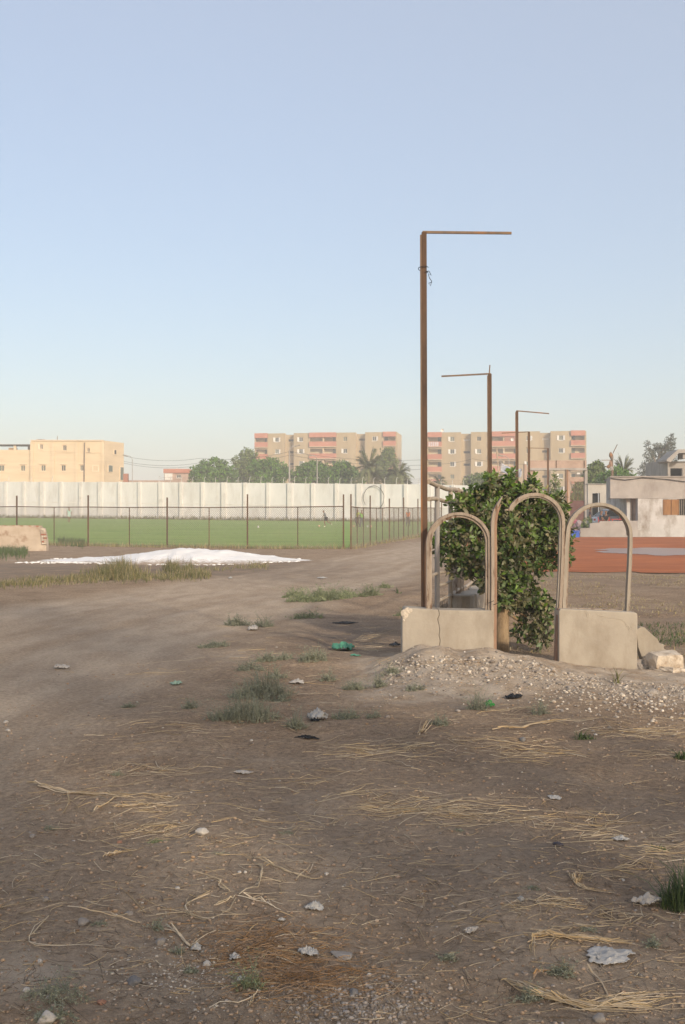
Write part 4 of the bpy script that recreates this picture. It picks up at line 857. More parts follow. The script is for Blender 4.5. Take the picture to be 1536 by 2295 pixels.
def palm(label, px, py_c, d, spread_px, top_px, seed, n=34, fat=.28):
    x = X(px, d); zc = float(Z(py_c, d)); g0 = hz(x, d); t = thing('date_palm', label, 'palm', (x, d, g0), 0, 'date palms'); g = np.random.default_rng(seed)
    MB().tube([(x, d, g0 - .2), (x + .1, d, (g0 + zc) / 2), (x, d, zc)], [.34, .28, .3], 9).build('trunk', TBARK, t, smooth=True)
    sp, tp = spread_px * d / F, top_px * d / F; mb = MB()
    for i in range(n):
        a = 2 * math.pi * i * .381966 + g.uniform(-.2, .2); el = R(-28 + 108 * ((i * .7548 + .13) % 1)); L = sp * 1.0 * g.uniform(.85, 1.1)
        path = []; nseg = 9
        for j in range(nseg + 1):
            f = j / nseg; hor = L * f * math.cos(el) * (1 - .12 * f) ; ver = tp / sp * L * (f * math.sin(el) * 1.05) - L * .52 * f * f * (.35 + math.cos(el))
            path.append(Vector((x + hor * math.cos(a), d + hor * math.sin(a), zc + ver)))
        mb.tube(path, [.05 * (1 - j / (nseg + 1)) + .008 for j in range(nseg + 1)], 3, cap=False)
        for j in range(1, nseg * 3):
            f = j / (nseg * 3.); k = min(int(f * nseg), nseg - 1); p = path[k].lerp(path[k + 1], f * nseg - k); tg = (path[k + 1] - path[k]).normalized()
            side = tg.cross(Vector((0, 0, 1))); side = side.normalized() if side.length > .05 else Vector((math.sin(a), -math.cos(a), 0))
            ln = sp * fat * math.sin(math.pi * min(1, f * .85 + .15)) * g.uniform(.8, 1.15)
            for s in (-1, 1):
                e = p + (side * s * .75 + tg * .75 + Vector((0, 0, .22 - .5 * g.random()))).normalized() * ln; wv = tg * .05 * max(1, sp / 2.2)
                mb.add([p - wv, p + wv, e], [(0, 1, 2)])
    o = mb.build('crown', PALM, t); o['kind'] = 'stuff'
    return t
palm('tall date palm before the left apartment block', 826, 1052, 165, 62, 68, 31, n=40)
palm('drooping date palm just left of the tallest pole, behind the wall', 894, 1066, 160, 56, 46, 32, n=44)
palm('low date palm peeping over the wall right of the tallest pole', 985, 1082, 158, 42, 26, 33, n=22)
palm('date palm standing behind the low building at right', 1398, 1060, 118, 42, 58, 34, n=44)
# unseen trees added behind the viewer so thin crowns dapple the foreground
for k, (x, rx, zt, lab) in enumerate(((2.6, 2.6, 15.3, 'unseen tall thin-crowned tree added for shade behind the viewpoint, leftmost of the tall ones'), (6.2, 2.7, 15.8, 'unseen tall thin-crowned tree added for shade behind the viewpoint, middle of the tall ones'), (9.6, 2.3, 15.4, 'unseen tall thin-crowned tree added for shade behind the viewpoint, rightmost of the tall ones'),
                                   (13.6, 2.5, 7.6, 'unseen low spreading tree added for shade behind the viewpoint beside the tall ones'), (17.6, 2.7, 8.0, 'unseen low spreading tree added for shade behind the viewpoint, outermost'))):
    t = thing('added_shade_tree', lab, 'tree', (x, -10, hz(x, -10)), 0, 'added trees behind the viewpoint'); g = np.random.default_rng(300 + k)
    bl_ = [(x + g.uniform(-.5, .5), -10 + g.uniform(-.6, .6), z, rx * g.uniform(.85, 1.05), 1.6, 1.9) for z in np.arange(2.6, zt - 1.2, 1.5)]
    p, q_ = blob_points(bl_, int(22 * len(bl_)), g, .1); o = leaf_cloud('crown', TLEAF2, t, p, q_, .40, 9, np.array(t.location), droop=.3, asp=.5, seed=310 + k); o['kind'] = 'stuff'
    MB().tube([(x, -10, -.3), (x + .1, -10, zt * .5), (x, -10, zt - .8)], [.22, .15, .04], 9).build('trunk', TBARK, t, smooth=True)
    for b in bl_[1::2]: MB().tube([(x, -10, b[2] - .8), (b[0] + rx * .5 * (1 if g.random() < .5 else -1), b[1], b[2] + .3)], [.07, .02], 6).build('limb', TBARK, t)
# hazy casuarina
d = 165.; t = thing('casuarina_tree', 'tall feathery grey-green tree behind the slab-roofed house at right', 'tree', (X(1468, d), d, 1)); g = np.random.default_rng(41)
bl_ = [(X(px, d), d + g.uniform(-1, 1), float(Z(py, d)), r_ * d / F, r_ * d / F, r2 * d / F) for px, py, r_, r2 in ((1455, 1050, 16, 20), (1480, 1050, 20, 22), (1452, 1022, 10, 18), (1454, 1000, 6, 14), (1475, 1018, 16, 20), (1496, 1015, 18, 18), (1502, 996, 14, 14), (1507, 982, 8, 9), (1470, 1000, 8, 10), (1440, 1052, 10, 12), (1510, 1040, 14, 22), (1488, 1002, 10, 10))]
p, q_ = blob_points(bl_, 620, g, .3); o = leaf_cloud('crown', GLEAF, t, p, q_, .34, 9, np.array(t.location), droop=.25, asp=.3, seed=42); o['kind'] = 'stuff'
MB().tube([(X(1472, d), d, .5), (X(1474, d), d, float(Z(1060, d))), (X(1478, d), d, float(Z(1020, d))), (X(1500, d), d, float(Z(990, d)))], [.35, .28, .18, .06], 8).build('trunk', TBARK, t, smooth=True)
for tx, ty in ((1454, 1000), (1505, 985), (1510, 1040), (1442, 1052)): MB().tube([(X(1475, d), d, float(Z(1050, d))), (X((1475 + tx) / 2, d), d, float(Z((1045 + ty) / 2, d))), (X(tx, d), d, float(Z(ty, d)))], [.16, .1, .04], 6).build('limb', TBARK, t)
# sapling by the gateway
d = 70.; t = thing('sapling', 'slim young cypress-like sapling in front of the gateway opening', 'tree', (X(1246, d), d, hz(X(1246, d), d)))
bl_ = [(X(px, d), d, float(Z(py, d)), r_ * d / F, r_ * d / F, r2 * d / F) for px, py, r_, r2 in ((1246, 1066, 7, 10), (1246, 1080, 12, 10), (1244, 1096, 14, 12), (1240, 1112, 22, 14), (1225, 1116, 14, 12), (1248, 1130, 20, 14))]
p, q_ = blob_points(bl_, 260, np.random.default_rng(51), .3); o = leaf_cloud('crown', TLEAF2, t, p, q_, .13, 8, np.array(t.location), droop=0, asp=.4, seed=52); o['kind'] = 'stuff'
MB().tube([(X(1246, d), d, hz(X(1246, d), d) - .1), (X(1246, d), d, float(Z(1062, d)))], [.05, .015], 6).build('trunk', TBARK, t)

# ------------------------------------------------------------------ lamp posts, wires, banner, odd poles
def lamp_post(label, px, py_top, py_head, d, side, w=.09):
    x = X(px, d); zt = float(Z(py_top, d)); g0 = hz(x, d); t = thing('street_lamp', label, 'street lamp', (x, d, g0), 0, 'street lamps')
    MB().tube([(x, d, g0 - .2), (x, d, zt)], [w * 1.3, w * .8], 8).build('post', GREYR, t)
    e = Vector((x + side * .9, d, zt + .65)); MB().tube([(x, d, zt - .05), (x + side * .12, d, zt + .35), (x + side * .45, d, zt + .58), e], .05, 6).build('bracket', GREYR, t)
    MB().obox(e + Vector((side * .3, 0, .03)), Vector((.96, 0, .25 * side)), Vector((0, 1, 0)), Vector((-.25 * side, 0, .96)), .42, .16, .08).build('lamp_head', SHUTW if d > 170 and side > 0 else GALV, t)
lamp_post('thin street lamp beside the yellow building', 297, 1030, 1020, 188, -1, .07)
lamp_post('tall pale street lamp before the left apartment block stairwell', 649, 1009, 997, 168, 1, .13)
lamp_post('shorter brown street lamp among the trees right of the tall lamp', 711, 1030, 1022, 166, -1, .08)
lamp_post('small street lamp before the coral balconies of the right block', 1141, 1032, 1024, 150, -1, .06)
def cable(label, pts, r=.02, sag=.6):
    path = []
    for a, b in zip(pts, pts[1:]):
        a, b = P(*a), P(*b)
        for j in range(11): f = j / 10; path.append(a.lerp(b, f) + Vector((0, 0, -sag * 4 * f * (1 - f))))
    tag(MB().tube(path, r, 4).build('power_line', CABLE), label, 'power line', 'overhead wires')
cable('topmost overhead wire from the yellow building toward the trees', [(278, 1022, 190), (450, 1027, 185), (650, 1012, 170), (960, 1030, 175)], .022)
cable('middle overhead wire from the yellow building toward the trees', [(278, 1034, 190), (450, 1037, 185), (650, 1020, 170), (960, 1042, 175)], .022)
cable('lowest overhead wire from the yellow building toward the trees', [(278, 1038, 190), (450, 1043, 185), (712, 1040, 170), (960, 1050, 175)], .022)
cable('overhead wire across the front of the right apartment block', [(960, 1040, 170), (1060, 1028, 172), (1200, 1040, 172)], .02, .3)
d = 58.; xs_ = []
bn = thing('hanging_banner', 'white cloth banner hung slanting between poles above the ficus', 'banner', (X(1140, d), d, 3))
n1, n2 = 16, 7; V = []; Fb = []
for i in range(n1 + 1):
    for j in range(n2 + 1):
        f = i / n1; gq = j / n2; px = 1123 + 48 * f - 3 * gq; py = 1037 + 14 * f + 4 * math.sin(math.pi * f) + (17 + 2 * f) * gq
        V.append(P(px, py, d + .14 * math.sin(f * 9 + gq * 2) + .1 * gq * math.sin(f * 4)))
for i in range(n1):
    for j in range(n2): a = i * (n2 + 1) + j; Fb.append((a, a + 1, a + n2 + 2, a + n2 + 1))
o = MB().add(V, Fb).build('cloth', mat('white_cloth', (.50, .53, .58), (.60, .63, .68), scale=4, rough=.8, trans=.3, c3=(.42, .44, .55), s3=7, t3=(.56, .6), stretch3=(1, 1, 3)), bn, smooth=True)
md = o.modifiers.new('thickness', 'SOLIDIFY'); md.thickness = .01
for px, a, b in ((1124, 1037, 1056), (1170.5, 1051, 1070)): MB().tube([P(px, a, d), P(px - 3, b, d)], .02, 5).build('batten', PIPE, bn)
tag(MB().tube([P(1119, 1075, 57), P(1113.5, 1006, 57)], .035, 6).build('thin_pole', PIPE), 'thin leaning pale pole left of the hanging banner', 'pole')
tag(MB().wall(X(1129, 60), X(1141, 60), 1.5, Z(1065, 60), [(X(1131, 60), X(1134, 60), Z(1084, 60), Z(1068, 60)), (X(1136, 60), X(1139, 60), Z(1084, 60), Z(1068, 60))], 60, 60.1).build('board_frame', SHUTW), 'small white frame standing under the hanging banner', 'frame')
for px, lab in ((1176, 'short thick brown post left of the gateway'), (1267, 'thin rusty post inside the gateway opening')):
    dd = 85.; tag(MB().tube([(X(px, dd), dd, 0), (X(px + 1.5, dd), dd, Z(1041 if px < 1200 else 1053, dd))], .14 if px < 1200 else .08, 8).build('gate_post', PINKC if px < 1200 else RUSTG), lab, 'post')
# scarecrow-like mast on the roof line
d = 84.; t = thing('ragged_mast', 'ragged mast with crossbar and slanting rod above the low building roof', 'mast', (X(1372, d), d, hz(X(1372, d), d)))
MB().tube([(X(1373, d), d, 0), (X(1372.5, d), d, Z(1060, d)), (X(1371.5, d), d, Z(1018, d))], [.12, .1, .09], 8).build('mast_pole', RUSTG, t)
MB().tube([P(1374, 1016, d), P(1384, 996, d)], .03, 6).build('slanting_rod', RUSTG, t)
MB().tube([P(1349, 1031.5, d), P(1372, 1031, d)], .025, 6).build('crossbar', RUSTG, t)
for k, (px, py, r_, r2, m) in enumerate(((1370, 1020, .16, .22, RUSTG), (1372, 1027, .12, .2, TBARK), (1369, 1040, .14, .28, WOODR), (1371, 1050, .15, .22, GREYR), (1364, 1046, .16, .16, RUSTG))):
    lumpy('rag_bundle', m, t, P(px, py, d - .06), (r_, r_ * .8, r2), k + 70, sub=2, rough=.5)

# ------------------------------------------------------------------ gypsum heap and ruined wall
def heap():
    nx_, ny_ = 150, 46; V = np.zeros((ny_, nx_, 3)); E = np.zeros((ny_, nx_)); xs_ = np.linspace(-13.2, .6, nx_); vs_ = np.linspace(-1, 1, ny_)
    hp = np.interp(xs_, [-13.2, -11.6, -10.6, -9.4, -8.6, -7.8, -6.8, -6.0, -5.0, -4.2, -3.4, -2.6, -1.8, -1.0, .6], [0, 0, .07, .13, .18, .28, .43, .50, .49, .41, .29, .18, .08, 0, 0])
    yc = np.interp(xs_, [-13, -9, -5, .5], [42.5, 41.6, 40.6, 42.6]); wd = np.interp(xs_, [-13.2, -11, -7, -4, -1.5, .6], [.5, 1.7, 2.5, 2.6, 1.9, .5])
    for j, v in enumerate(vs_):
        w_ = wd * (1 + .16 * vnoise(xs_ * 1.1, v * 0 + (3 if v > 0 else 9), 81) + .08 * vnoise(xs_ * 4, np.full(nx_, v > 0), 84)); y = yc + v * w_
        prof_ = np.clip(1 - np.abs(v) ** 1.9, 0, 1) ** 1.5; E[j] = prof_ * np.minimum(hp / .10, 1)
        bump = 1 + .12 * vnoise(xs_ * .9, y * 1.1, 82) + .05 * vnoise(xs_ * 5, y * 5, 83)
        V[j] = np.stack([xs_, y, height(xs_, y) - .012 + hp * prof_ * bump + .03 * vnoise(xs_ * 2.3, y * 2.3, 85) * prof_ + .015 * vnoise(xs_ * 7, y * 7, 86)], -1)
    k = np.arange(nx_ * ny_).reshape(ny_, nx_); f = np.stack([k[:-1, :-1], k[:-1, 1:], k[1:, 1:], k[1:, :-1]], -1).reshape(-1, 4)
    o = nmesh('gypsum_heap', V.reshape(-1, 3), f, mat('white_gypsum', (.74, .72, .70), (.82, .81, .80), scale=2, rough=.95, bump=.35, bscale=10, spec=.1, c3=(.6, .56, .52), s3=5, t3=(.66, .76)), smooth=True)
    m = MATS['white_gypsum'].copy(); m.name = 'thinning_gypsum'; o.data.materials[0] = m; n = m.node_tree.nodes; l = m.node_tree.links      # powder thins out to bare soil at the rim
    o.data.color_attributes.new('cover', 'FLOAT_COLOR', 'POINT').data.foreach_set('color', np.repeat(E.reshape(-1, 1), 4, 1).astype(np.float32).ravel())
    a = n.new('ShaderNodeVertexColor'); a.layer_name = 'cover'; t = n.new('ShaderNodeTexNoise'); t.inputs['Scale'].default_value = 6; t.inputs['Detail'].default_value = 8; t.inputs['Roughness'].default_value = .7
    l.new(n['Texture Coordinate'].outputs['Object'], t.inputs['Vector']); ad = n.new('ShaderNodeMath'); ad.operation = 'ADD'; l.new(a.outputs[0], ad.inputs[0]); l.new(t.outputs[0], ad.inputs[1])
    r = n.new('ShaderNodeMapRange'); r.inputs[1].default_value = .58; r.inputs[2].default_value = .92; l.new(ad.outputs[0], r.inputs[0]); mx = n.new('ShaderNodeMix'); mx.data_type = 'RGBA'; mx.inputs['A'].default_value = (.34, .265, .20, 1)
    b = n['Principled BSDF']; l.new(b.inputs['Base Color'].links[0].from_socket, mx.inputs['B']); l.new(r.outputs[0], mx.inputs['Factor']); l.new(mx.outputs['Result'], b.inputs['Base Color'])
    return o
tag(heap(), 'long low heap of white powder in front of the chain-link fence', 'powder heap')
D = 54.; rw = thing('ruined_wall', 'stub of ruined plastered brick wall at the left edge before the fence', 'wall', (X(40, D), D, hz(-15, 54)))
tp_ = [(-60, 1181), (-20, 1179), (0, 1180.5), (10, 1179), (22, 1180), (34, 1178.5), (48, 1180), (60, 1179.5), (72, 1180.5), (84, 1181.5), (92, 1182), (97, 1184), (99, 1190), (101, 1198), (103, 1208), (104, 1222)]
MB().prism([(X(-60, D), -.4)] + [(X(a, D), Z(b, D)) for a, b in tp_] + [(X(104, D), -.4)], D, D + .45).build('wall_core', MUD, rw)
g = np.random.default_rng(61)
for r_ in range(9):
    for c in range(2):
        px = 99.5 - 5.2 * c + r_ * .45 + g.uniform(-.7, .7); py = 1186 + r_ * 4.0; m = (BRICK, MUD, LIME)[int(g.integers(0, 3))]
        MB().obox(P(px, py, D - .03), Vector((1, g.uniform(-.1, .1), 0)).normalized(), Vector((0, 1, 0)), Vector((0, 0, 1)), .055, .07, .036).build('brick', m, rw)
for c in range(17):
    px = -4 + c * 6 + g.uniform(-.8, .8); MB().obox(P(px, 1179.6 - .4 + g.uniform(-.5, .6), D + .2), Vector((1, 0, g.uniform(-.06, .06))).normalized(), Vector((0, 1, 0)), Vector((0, 0, 1)), .06, .11, .035).build('brick', (BRICK, MUD, PINKC)[c % 3], rw)

# ------------------------------------------------------------------ people
SKIN = mat('skin', (.20, .105, .065), (.25, .135, .085), scale=8, rough=.6)
HAIR = mat('black_hair', (.012, .010, .009), rough=.7)
def cloth(n, c): return mat('cloth_' + n, tuple(v * .85 for v in c), c, scale=6, rough=.85)
def skin_mesh(name, J, E, Rr, material, parent, root):
    ks = list(J); me = bpy.data.meshes.new(name); me.from_pydata([tuple(J[k]) for k in ks], [(ks.index(a), ks.index(b)) for a, b in E], [])
    o = bpy.data.objects.new(name, me); col.objects.link(o); o.parent = parent
    sm = o.modifiers.new('skin', 'SKIN'); sm.use_smooth_shade = True
    for i, k in enumerate(ks):
        r = Rr[k]; me.skin_vertices[0].data[i].radius = r if isinstance(r, tuple) else (r, r); me.skin_vertices[0].data[i].use_root = (k == root)
    ss = o.modifiers.new('sub', 'SUBSURF'); ss.levels = 1; ss.render_levels = 1
    me.materials.append(material); return o
BASE = dict(pel=(0, 0, .95), sp=(0, 0, 1.13), ch=(0, 0, 1.33), nk=(0, 0, 1.49), hd0=(0, -.01, 1.57), hd=(0, -.02, 1.65), hd1=(0, -.01, 1.73),
            shl=(-.17, 0, 1.43), ell=(-.23, .02, 1.15), wrl=(-.25, -.06, .91), hal=(-.25, -.09, .82), shr=(.17, 0, 1.43), elr=(.23, .02, 1.15), wrr=(.25, -.06, .91), har=(.25, -.09, .82),
            hil=(-.09, 0, .90), knl=(-.10, -.02, .50), anl=(-.11, .02, .09), tol=(-.12, -.14, .04), hir=(.09, 0, .90), knr=(.10, -.02, .50), anr=(.11, .02, .09), tor=(.12, -.14, .04))
EDG = [('pel', 'sp'), ('sp', 'ch'), ('ch', 'nk'), ('nk', 'hd0'), ('hd0', 'hd'), ('hd', 'hd1')] + [e for s in 'lr' for e in (('ch', 'sh' + s), ('sh' + s, 'el' + s), ('el' + s, 'wr' + s), ('wr' + s, 'ha' + s), ('pel', 'hi' + s), ('hi' + s, 'kn' + s), ('kn' + s, 'an' + s), ('an' + s, 'to' + s))]
RAD = dict(pel=(.14, .10), sp=(.13, .09), ch=(.15, .10), nk=.052, hd0=.07, hd=(.092, .105), hd1=(.075, .085))
for s in 'lr': RAD.update({'sh' + s: .062, 'el' + s: .043, 'wr' + s: .03, 'ha' + s: .036, 'hi' + s: .085, 'kn' + s: .058, 'an' + s: .038, 'to' + s: .034})
def person(label, loc, rz, pose=None, shirt=(.5, .5, .5), legs=(.05, .05, .06), long_legs=False, shoes=(.7, .7, .7), scale=1., cat='person', group=None, tilt=0):
    J = {k: Vector(v) for k, v in BASE.items()}
    for k, v in (pose or {}).items(): J[k] = Vector(v)
    p = thing('person', label, cat, loc, rz, group); p.scale = (scale,) * 3
    skin_mesh('body', J, EDG, RAD, SKIN, p, 'pel')
    kk = ['pel', 'sp', 'ch', 'nk', 'shl', 'ell', 'shr', 'elr']; Js = {k: J[k].copy() for k in kk}; Js['nk'] = J['ch'].lerp(J['nk'], .55)
    Js['ell'] = J['shl'].lerp(J['ell'], .75); Js['elr'] = J['shr'].lerp(J['elr'], .75)
    skin_mesh('shirt', Js, [('pel', 'sp'), ('sp', 'ch'), ('ch', 'nk'), ('ch', 'shl'), ('shl', 'ell'), ('ch', 'shr'), ('shr', 'elr')],
              dict(pel=(.165, .125), sp=(.16, .115), ch=(.165, .125), nk=.07, shl=.072, ell=.062, shr=.072, elr=.062), cloth('%.2f_%.2f_%.2f' % shirt, shirt), p, 'sp')
    f = .97 if long_legs else .75; tgt = ('an' if long_legs else 'kn')
    Jl = {k: J[k].copy() for k in ('pel', 'hil', 'hir')}; El = []; Rl = dict(pel=(.16, .12), hil=.105, hir=.105)
    for s in 'lr':
        if long_legs: Jl['kn' + s] = J['kn' + s].copy(); Jl['an' + s] = J['an' + s] + Vector((0, 0, .03)); El += [('pel', 'hi' + s), ('hi' + s, 'kn' + s), ('kn' + s, 'an' + s)]; Rl['kn' + s] = .078; Rl['an' + s] = .062
        else: Jl['kn' + s] = J['hi' + s].lerp(J['kn' + s], .8); El += [('pel', 'hi' + s), ('hi' + s, 'kn' + s)]; Rl['kn' + s] = .09
    skin_mesh('trousers' if long_legs else 'shorts', Jl, El, Rl, cloth('%.2f_%.2f_%.2f' % legs, legs), p, 'pel')
    for s in 'lr':
        a, b = J['an' + s], J['to' + s]
        skin_mesh('shoe', {'a': a - Vector((0, 0, .03)) - (b - a) * .25, 'b': a.lerp(b, .5), 'c': a + (b - a) * 1.15}, [('a', 'b'), ('b', 'c')], dict(a=.05, b=.055, c=.045), cloth('%.2f_%.2f_%.2f' % shoes, shoes), p, 'a')
    h0, h1 = J['hd'], J['hd1']
    skin_mesh('hair', {'a': h0 + Vector((0, .04, .01)), 'b': h1 + Vector((0, .02, .0))}, [('a', 'b')], dict(a=(.112, .108), b=(.105, .105)), HAIR, p, 'a')
    return p
def stand(px, py): return P(px, py, 0) 
def at_field(px, d): return Vector((X(px, d), d, hz(X(px, d), d) + .03))
PG = 'players on the pitch'
walk = dict(knl=(-.10, -.16, .54), anl=(-.10, -.02, .14), tol=(-.10, -.16, .09), knr=(.10, .0, .5), anr=(.10, .18, .10), tor=(.10, .04, .04), ell=(-.24, .08, 1.17), wrl=(-.25, .10, .92), hal=(-.25, .09, .84), elr=(.27, -.02, 1.17), wrr=(.30, -.14, .97), har=(.3, -.19, .9))
person('player in pale mint kit walking alone near the far wall at left', at_field(155, 130), R(25), walk, (.42, .60, .54), (.50, .62, .58), shoes=(.28, .10, .06), group=PG)
run = dict(pel=(0, 0, .93), sp=(0, -.07, 1.10), ch=(0, -.15, 1.29), nk=(0, -.21, 1.44), hd0=(0, -.25, 1.52), hd=(0, -.27, 1.60), hd1=(0, -.26, 1.68), shl=(-.17, -.16, 1.38), shr=(.17, -.16, 1.38),
           ell=(-.24, .06, 1.18), wrl=(-.24, -.10, .98), hal=(-.24, -.16, .95), elr=(.24, -.32, 1.17), wrr=(.2, -.36, .96), har=(.19, -.38, .9),
           knl=(-.09, -.14, .52), anl=(-.09, -.06, .09), tol=(-.09, -.22, .05), knr=(.09, .12, .53), anr=(.09, .52, .36), tor=(.09, .60, .22))
person('player in grey top and black shorts running to the left with a ball', at_field(731, 112), R(-78), run, (.20, .22, .25), (.015, .015, .017), shoes=(.75, .75, .55), group=PG)
stn = dict(knl=(-.13, -.05, .5), anl=(-.18, .02, .09), tol=(-.2, -.13, .04), knr=(.13, -.05, .5), anr=(.18, .06, .09), tor=(.2, -.08, .04))
person('player in fluorescent yellow bib and dark trousers beside the green bib', at_field(802, 113.5), R(-60), walk, (.62, .75, .02), (.05, .045, .045), True, (.1, .1, .1), group=PG)
person('player in green bib and grey trousers beside the yellow bib', at_field(811, 112), R(30), stn, (.20, .52, .06), (.10, .11, .13), True, (.1, .1, .1), group=PG)
person('person in orange bib and dark trousers on the pitch near the tall pole', at_field(915, 118), R(10), stn, (.80, .20, .03), (.06, .06, .065), True, (.1, .1, .1), group=PG)
def ball(label, px, d, m):
    x, y = X(px, d), d; o = lumpy('football', m, None, (x, y, hz(x, y) + .14), (.115, .115, .115), 99 + px, sub=3, rough=.0); tag(o, label, 'football', 'footballs')
WB = mat('white_ball', (.7, .69, .66), (.15, .15, .15), scale=9, rough=.5, contrast=(.55, .57)); OB = mat('pale_orange_ball', (.62, .42, .25), rough=.5)
ball('pale football just in front of the running player', 715.5, 111, OB); ball('white football right of the green bib player', 824.5, 111, WB); ball('pale football left of the yellow bib player', 793, 111, OB); ball('small pale football beside the white football', 832, 111, OB)
ball('white football lying alone in the middle of the pitch', 579, 105, WB)
# group by the porch
g74 = hz(17, 78)
person('person in dark clothes standing by the doorway behind the forecourt wall', (X(1323, 77), 77, .55), R(80), stn, (.05, .04, .055), (.035, .04, .045), True, (.05, .05, .05), 1.0)
sit = dict(pel=(0, .05, .50), sp=(0, .07, .68), ch=(0, .07, .88), nk=(0, .05, 1.04), hd0=(0, .03, 1.12), hd=(0, .02, 1.20), hd1=(0, .02, 1.28), shl=(-.17, .07, .98), shr=(.17, .07, .98), ell=(-.23, -.02, .74), wrl=(-.2, -.22, .62), hal=(-.19, -.28, .62), elr=(.23, -.02, .74), wrr=(.2, -.22, .62), har=(.19, -.28, .62),
           hil=(-.09, 0, .49), hir=(.09, 0, .49), knl=(-.11, -.42, .50), anl=(-.11, -.40, .09), tol=(-.11, -.55, .04), knr=(.11, -.42, .50), anr=(.11, -.40, .09), tor=(.11, -.55, .04))
REDP = mat('red_plastic', (.48, .03, .025), (.56, .05, .04), scale=2, rough=.4, spec=.4)
def chair(label, x, y, rz):
    t = thing('plastic_chair', label, 'chair', (x, y, hz(x, y) + .02), rz, 'red plastic furniture'); L = dict(world=False)
    MB().box(-.21, .21, -.22, .2, .42, .45).build('seat', REDP, t, **L); MB().add(*bar([(0, .2, .45), (0, .28, .86)], .02)).box(-.21, .21, .2, .235, .5, .86).build('backrest', REDP, t, **L)
    for a in (-.19, .19):
        for b in (-.2, .19): MB().tube([(a * 1.1, b * 1.1, 0), (a, b, .42)], .02, 5).build('leg', REDP, t, **L)
        MB().box(a - .02, a + .02, -.2, .22, .62, .65).build('armrest', REDP, t, **L)
for k, (px, dd, rz, lab, lab2, sh) in enumerate(((1349, 75.6, 1.3, 'seated person in dark blue nearest the standing person', 'red plastic chair under the seated person in dark blue', (.04, .045, .07)), (1358, 75.4, -.6, 'seated person in black facing the parked car', 'red plastic chair under the seated person in black', (.02, .02, .025)))):
    x = X(px, dd); z = hz(x, dd) + .02; person(lab, (x, dd, .79), rz, sit, sh, (.03, .03, .035), True, (.05, .05, .05)); chair(lab2, x, dd, rz)
    bpy.data.objects[[o.name for o in bpy.data.objects if o.get('label') == lab2][0]].location.z = .785
x = X(1384, 76); t = thing('plastic_table', 'red plastic table in front of the parked car', 'table', (x, 76, .785), 0)
MB().box(-.5, .5, -.4, .4, .68, .72).build('tabletop', REDP, t, world=False)
for a in (-.42, .42):
    for b in (-.33, .33): MB().tube([(a * 1.08, b * 1.08, 0), (a, b, .68)], .03, 6).build('leg', REDP, t, world=False)
chair('empty red plastic chair at the right of the red table', X(1399, 76.4), 76.4, 2.0)
[o for o in bpy.data.objects if o.get('label', '').startswith('empty red plastic')][0].location.z = .785
# parked car
def car(label, x, y, z, rz):
    t = thing('parked_car', label, 'car', (x, y, z), rz); PAINT = mat('silver_car_paint', (.52, .55, .58), (.56, .59, .62), scale=2, rough=.3, spec=.6, metal=.3); L = dict(world=False)
    st = [(-2.1, .60, .35, .62), (-2.0, .74, .25, .80), (-1.5, .80, .2, .90), (-.8, .82, .2, .93), (0, .83, .2, .94), (.9, .83, .2, .93), (1.5, .80, .2, .88), (1.95, .74, .25, .78), (2.1, .62, .35, .6)]
    mb = MB(); V = []; n = 8
    for sx, hw, zl, zh in st:
        V += [(sx, -hw, zl), (sx, -hw * 1.02, (zl + zh) / 2), (sx, -hw * .96, zh - .05), (sx, -hw * .85, zh), (sx, hw * .85, zh), (sx, hw * .96, zh - .05), (sx, hw * 1.02, (zl + zh) / 2), (sx, hw, zl)]
    Fq = [(i * n + k, i * n + (k + 1) % n, (i + 1) * n + (k + 1) % n, (i + 1) * n + k) for i in range(len(st) - 1) for k in range(n)] + [tuple(range(n - 1, -1, -1)), tuple((len(st) - 1) * n + k for k in range(n))]
    mb.add(V, Fq).build('body', PAINT, t, smooth=True, **L)
    def cabin(inset, nm, m, z0, z1):
        mb = MB(); V = []
        for sx, zz, hw in ((-1.55 + inset, z0, .74), (-.95 + inset * .6, z1, .56), (.55 - inset * .6, z1, .56), (1.25 - inset, z0, .74)): V += [(sx, -hw, zz), (sx, hw, zz)]
        mb.add(V, [(0, 2, 4, 6), (7, 5, 3, 1), (0, 1, 3, 2), (2, 3, 5, 4), (4, 5, 7, 6), (6, 7, 1, 0)]).build(nm, m, t, **L)
    cabin(0, 'windows', GLASSD, .90, 1.36); MB().add([(-.97, -.57, 1.355), (.57, -.57, 1.355), (.57, .57, 1.355), (-.97, .57, 1.355), (-.9, -.5, 1.41), (.5, -.5, 1.41), (.5, .5, 1.41), (-.9, .5, 1.41)], [(3, 2, 1, 0), (4, 5, 6, 7), (0, 1, 5, 4), (1, 2, 6, 5), (2, 3, 7, 6), (3, 0, 4, 7)]).build('roof', PAINT, t, **L)
    for a in (-1, 1):
        for sx in (-1.56, -.2, 1.26): MB().add(*bar([(sx, a * .755, .9), (sx + (.6 if sx < -1 else -.68 if sx > 1 else 0), a * .57, 1.37)], .06)).build('window_pillar', PAINT, t, **L)
        for sx in (-1.3, 1.3):
            wl_ = MB().tube([(sx, a * .66, .31), (sx, a * .84, .31)], .31, 16).build('wheel', mat('tyre', (.02, .02, .02), rough=.9), t, **L); MB().tube([(sx, a * .845, .31), (sx, a * .85, .31)], .18, 12).build('rim', GALV, wl_, **L)
        MB().box(2.0, 2.1, a * .55 - .14, a * .55 + .14, .58, .7).build('headlight', SHUTW, t, **L); MB().box(-2.1, -2.0, a * .55 - .12, a * .55 + .12, .6, .74).build('tail_light', REDP, t, **L)
x = X(1385, 81); car('silver car parked under the porch beside the red table', x, 81, .785, R(12))
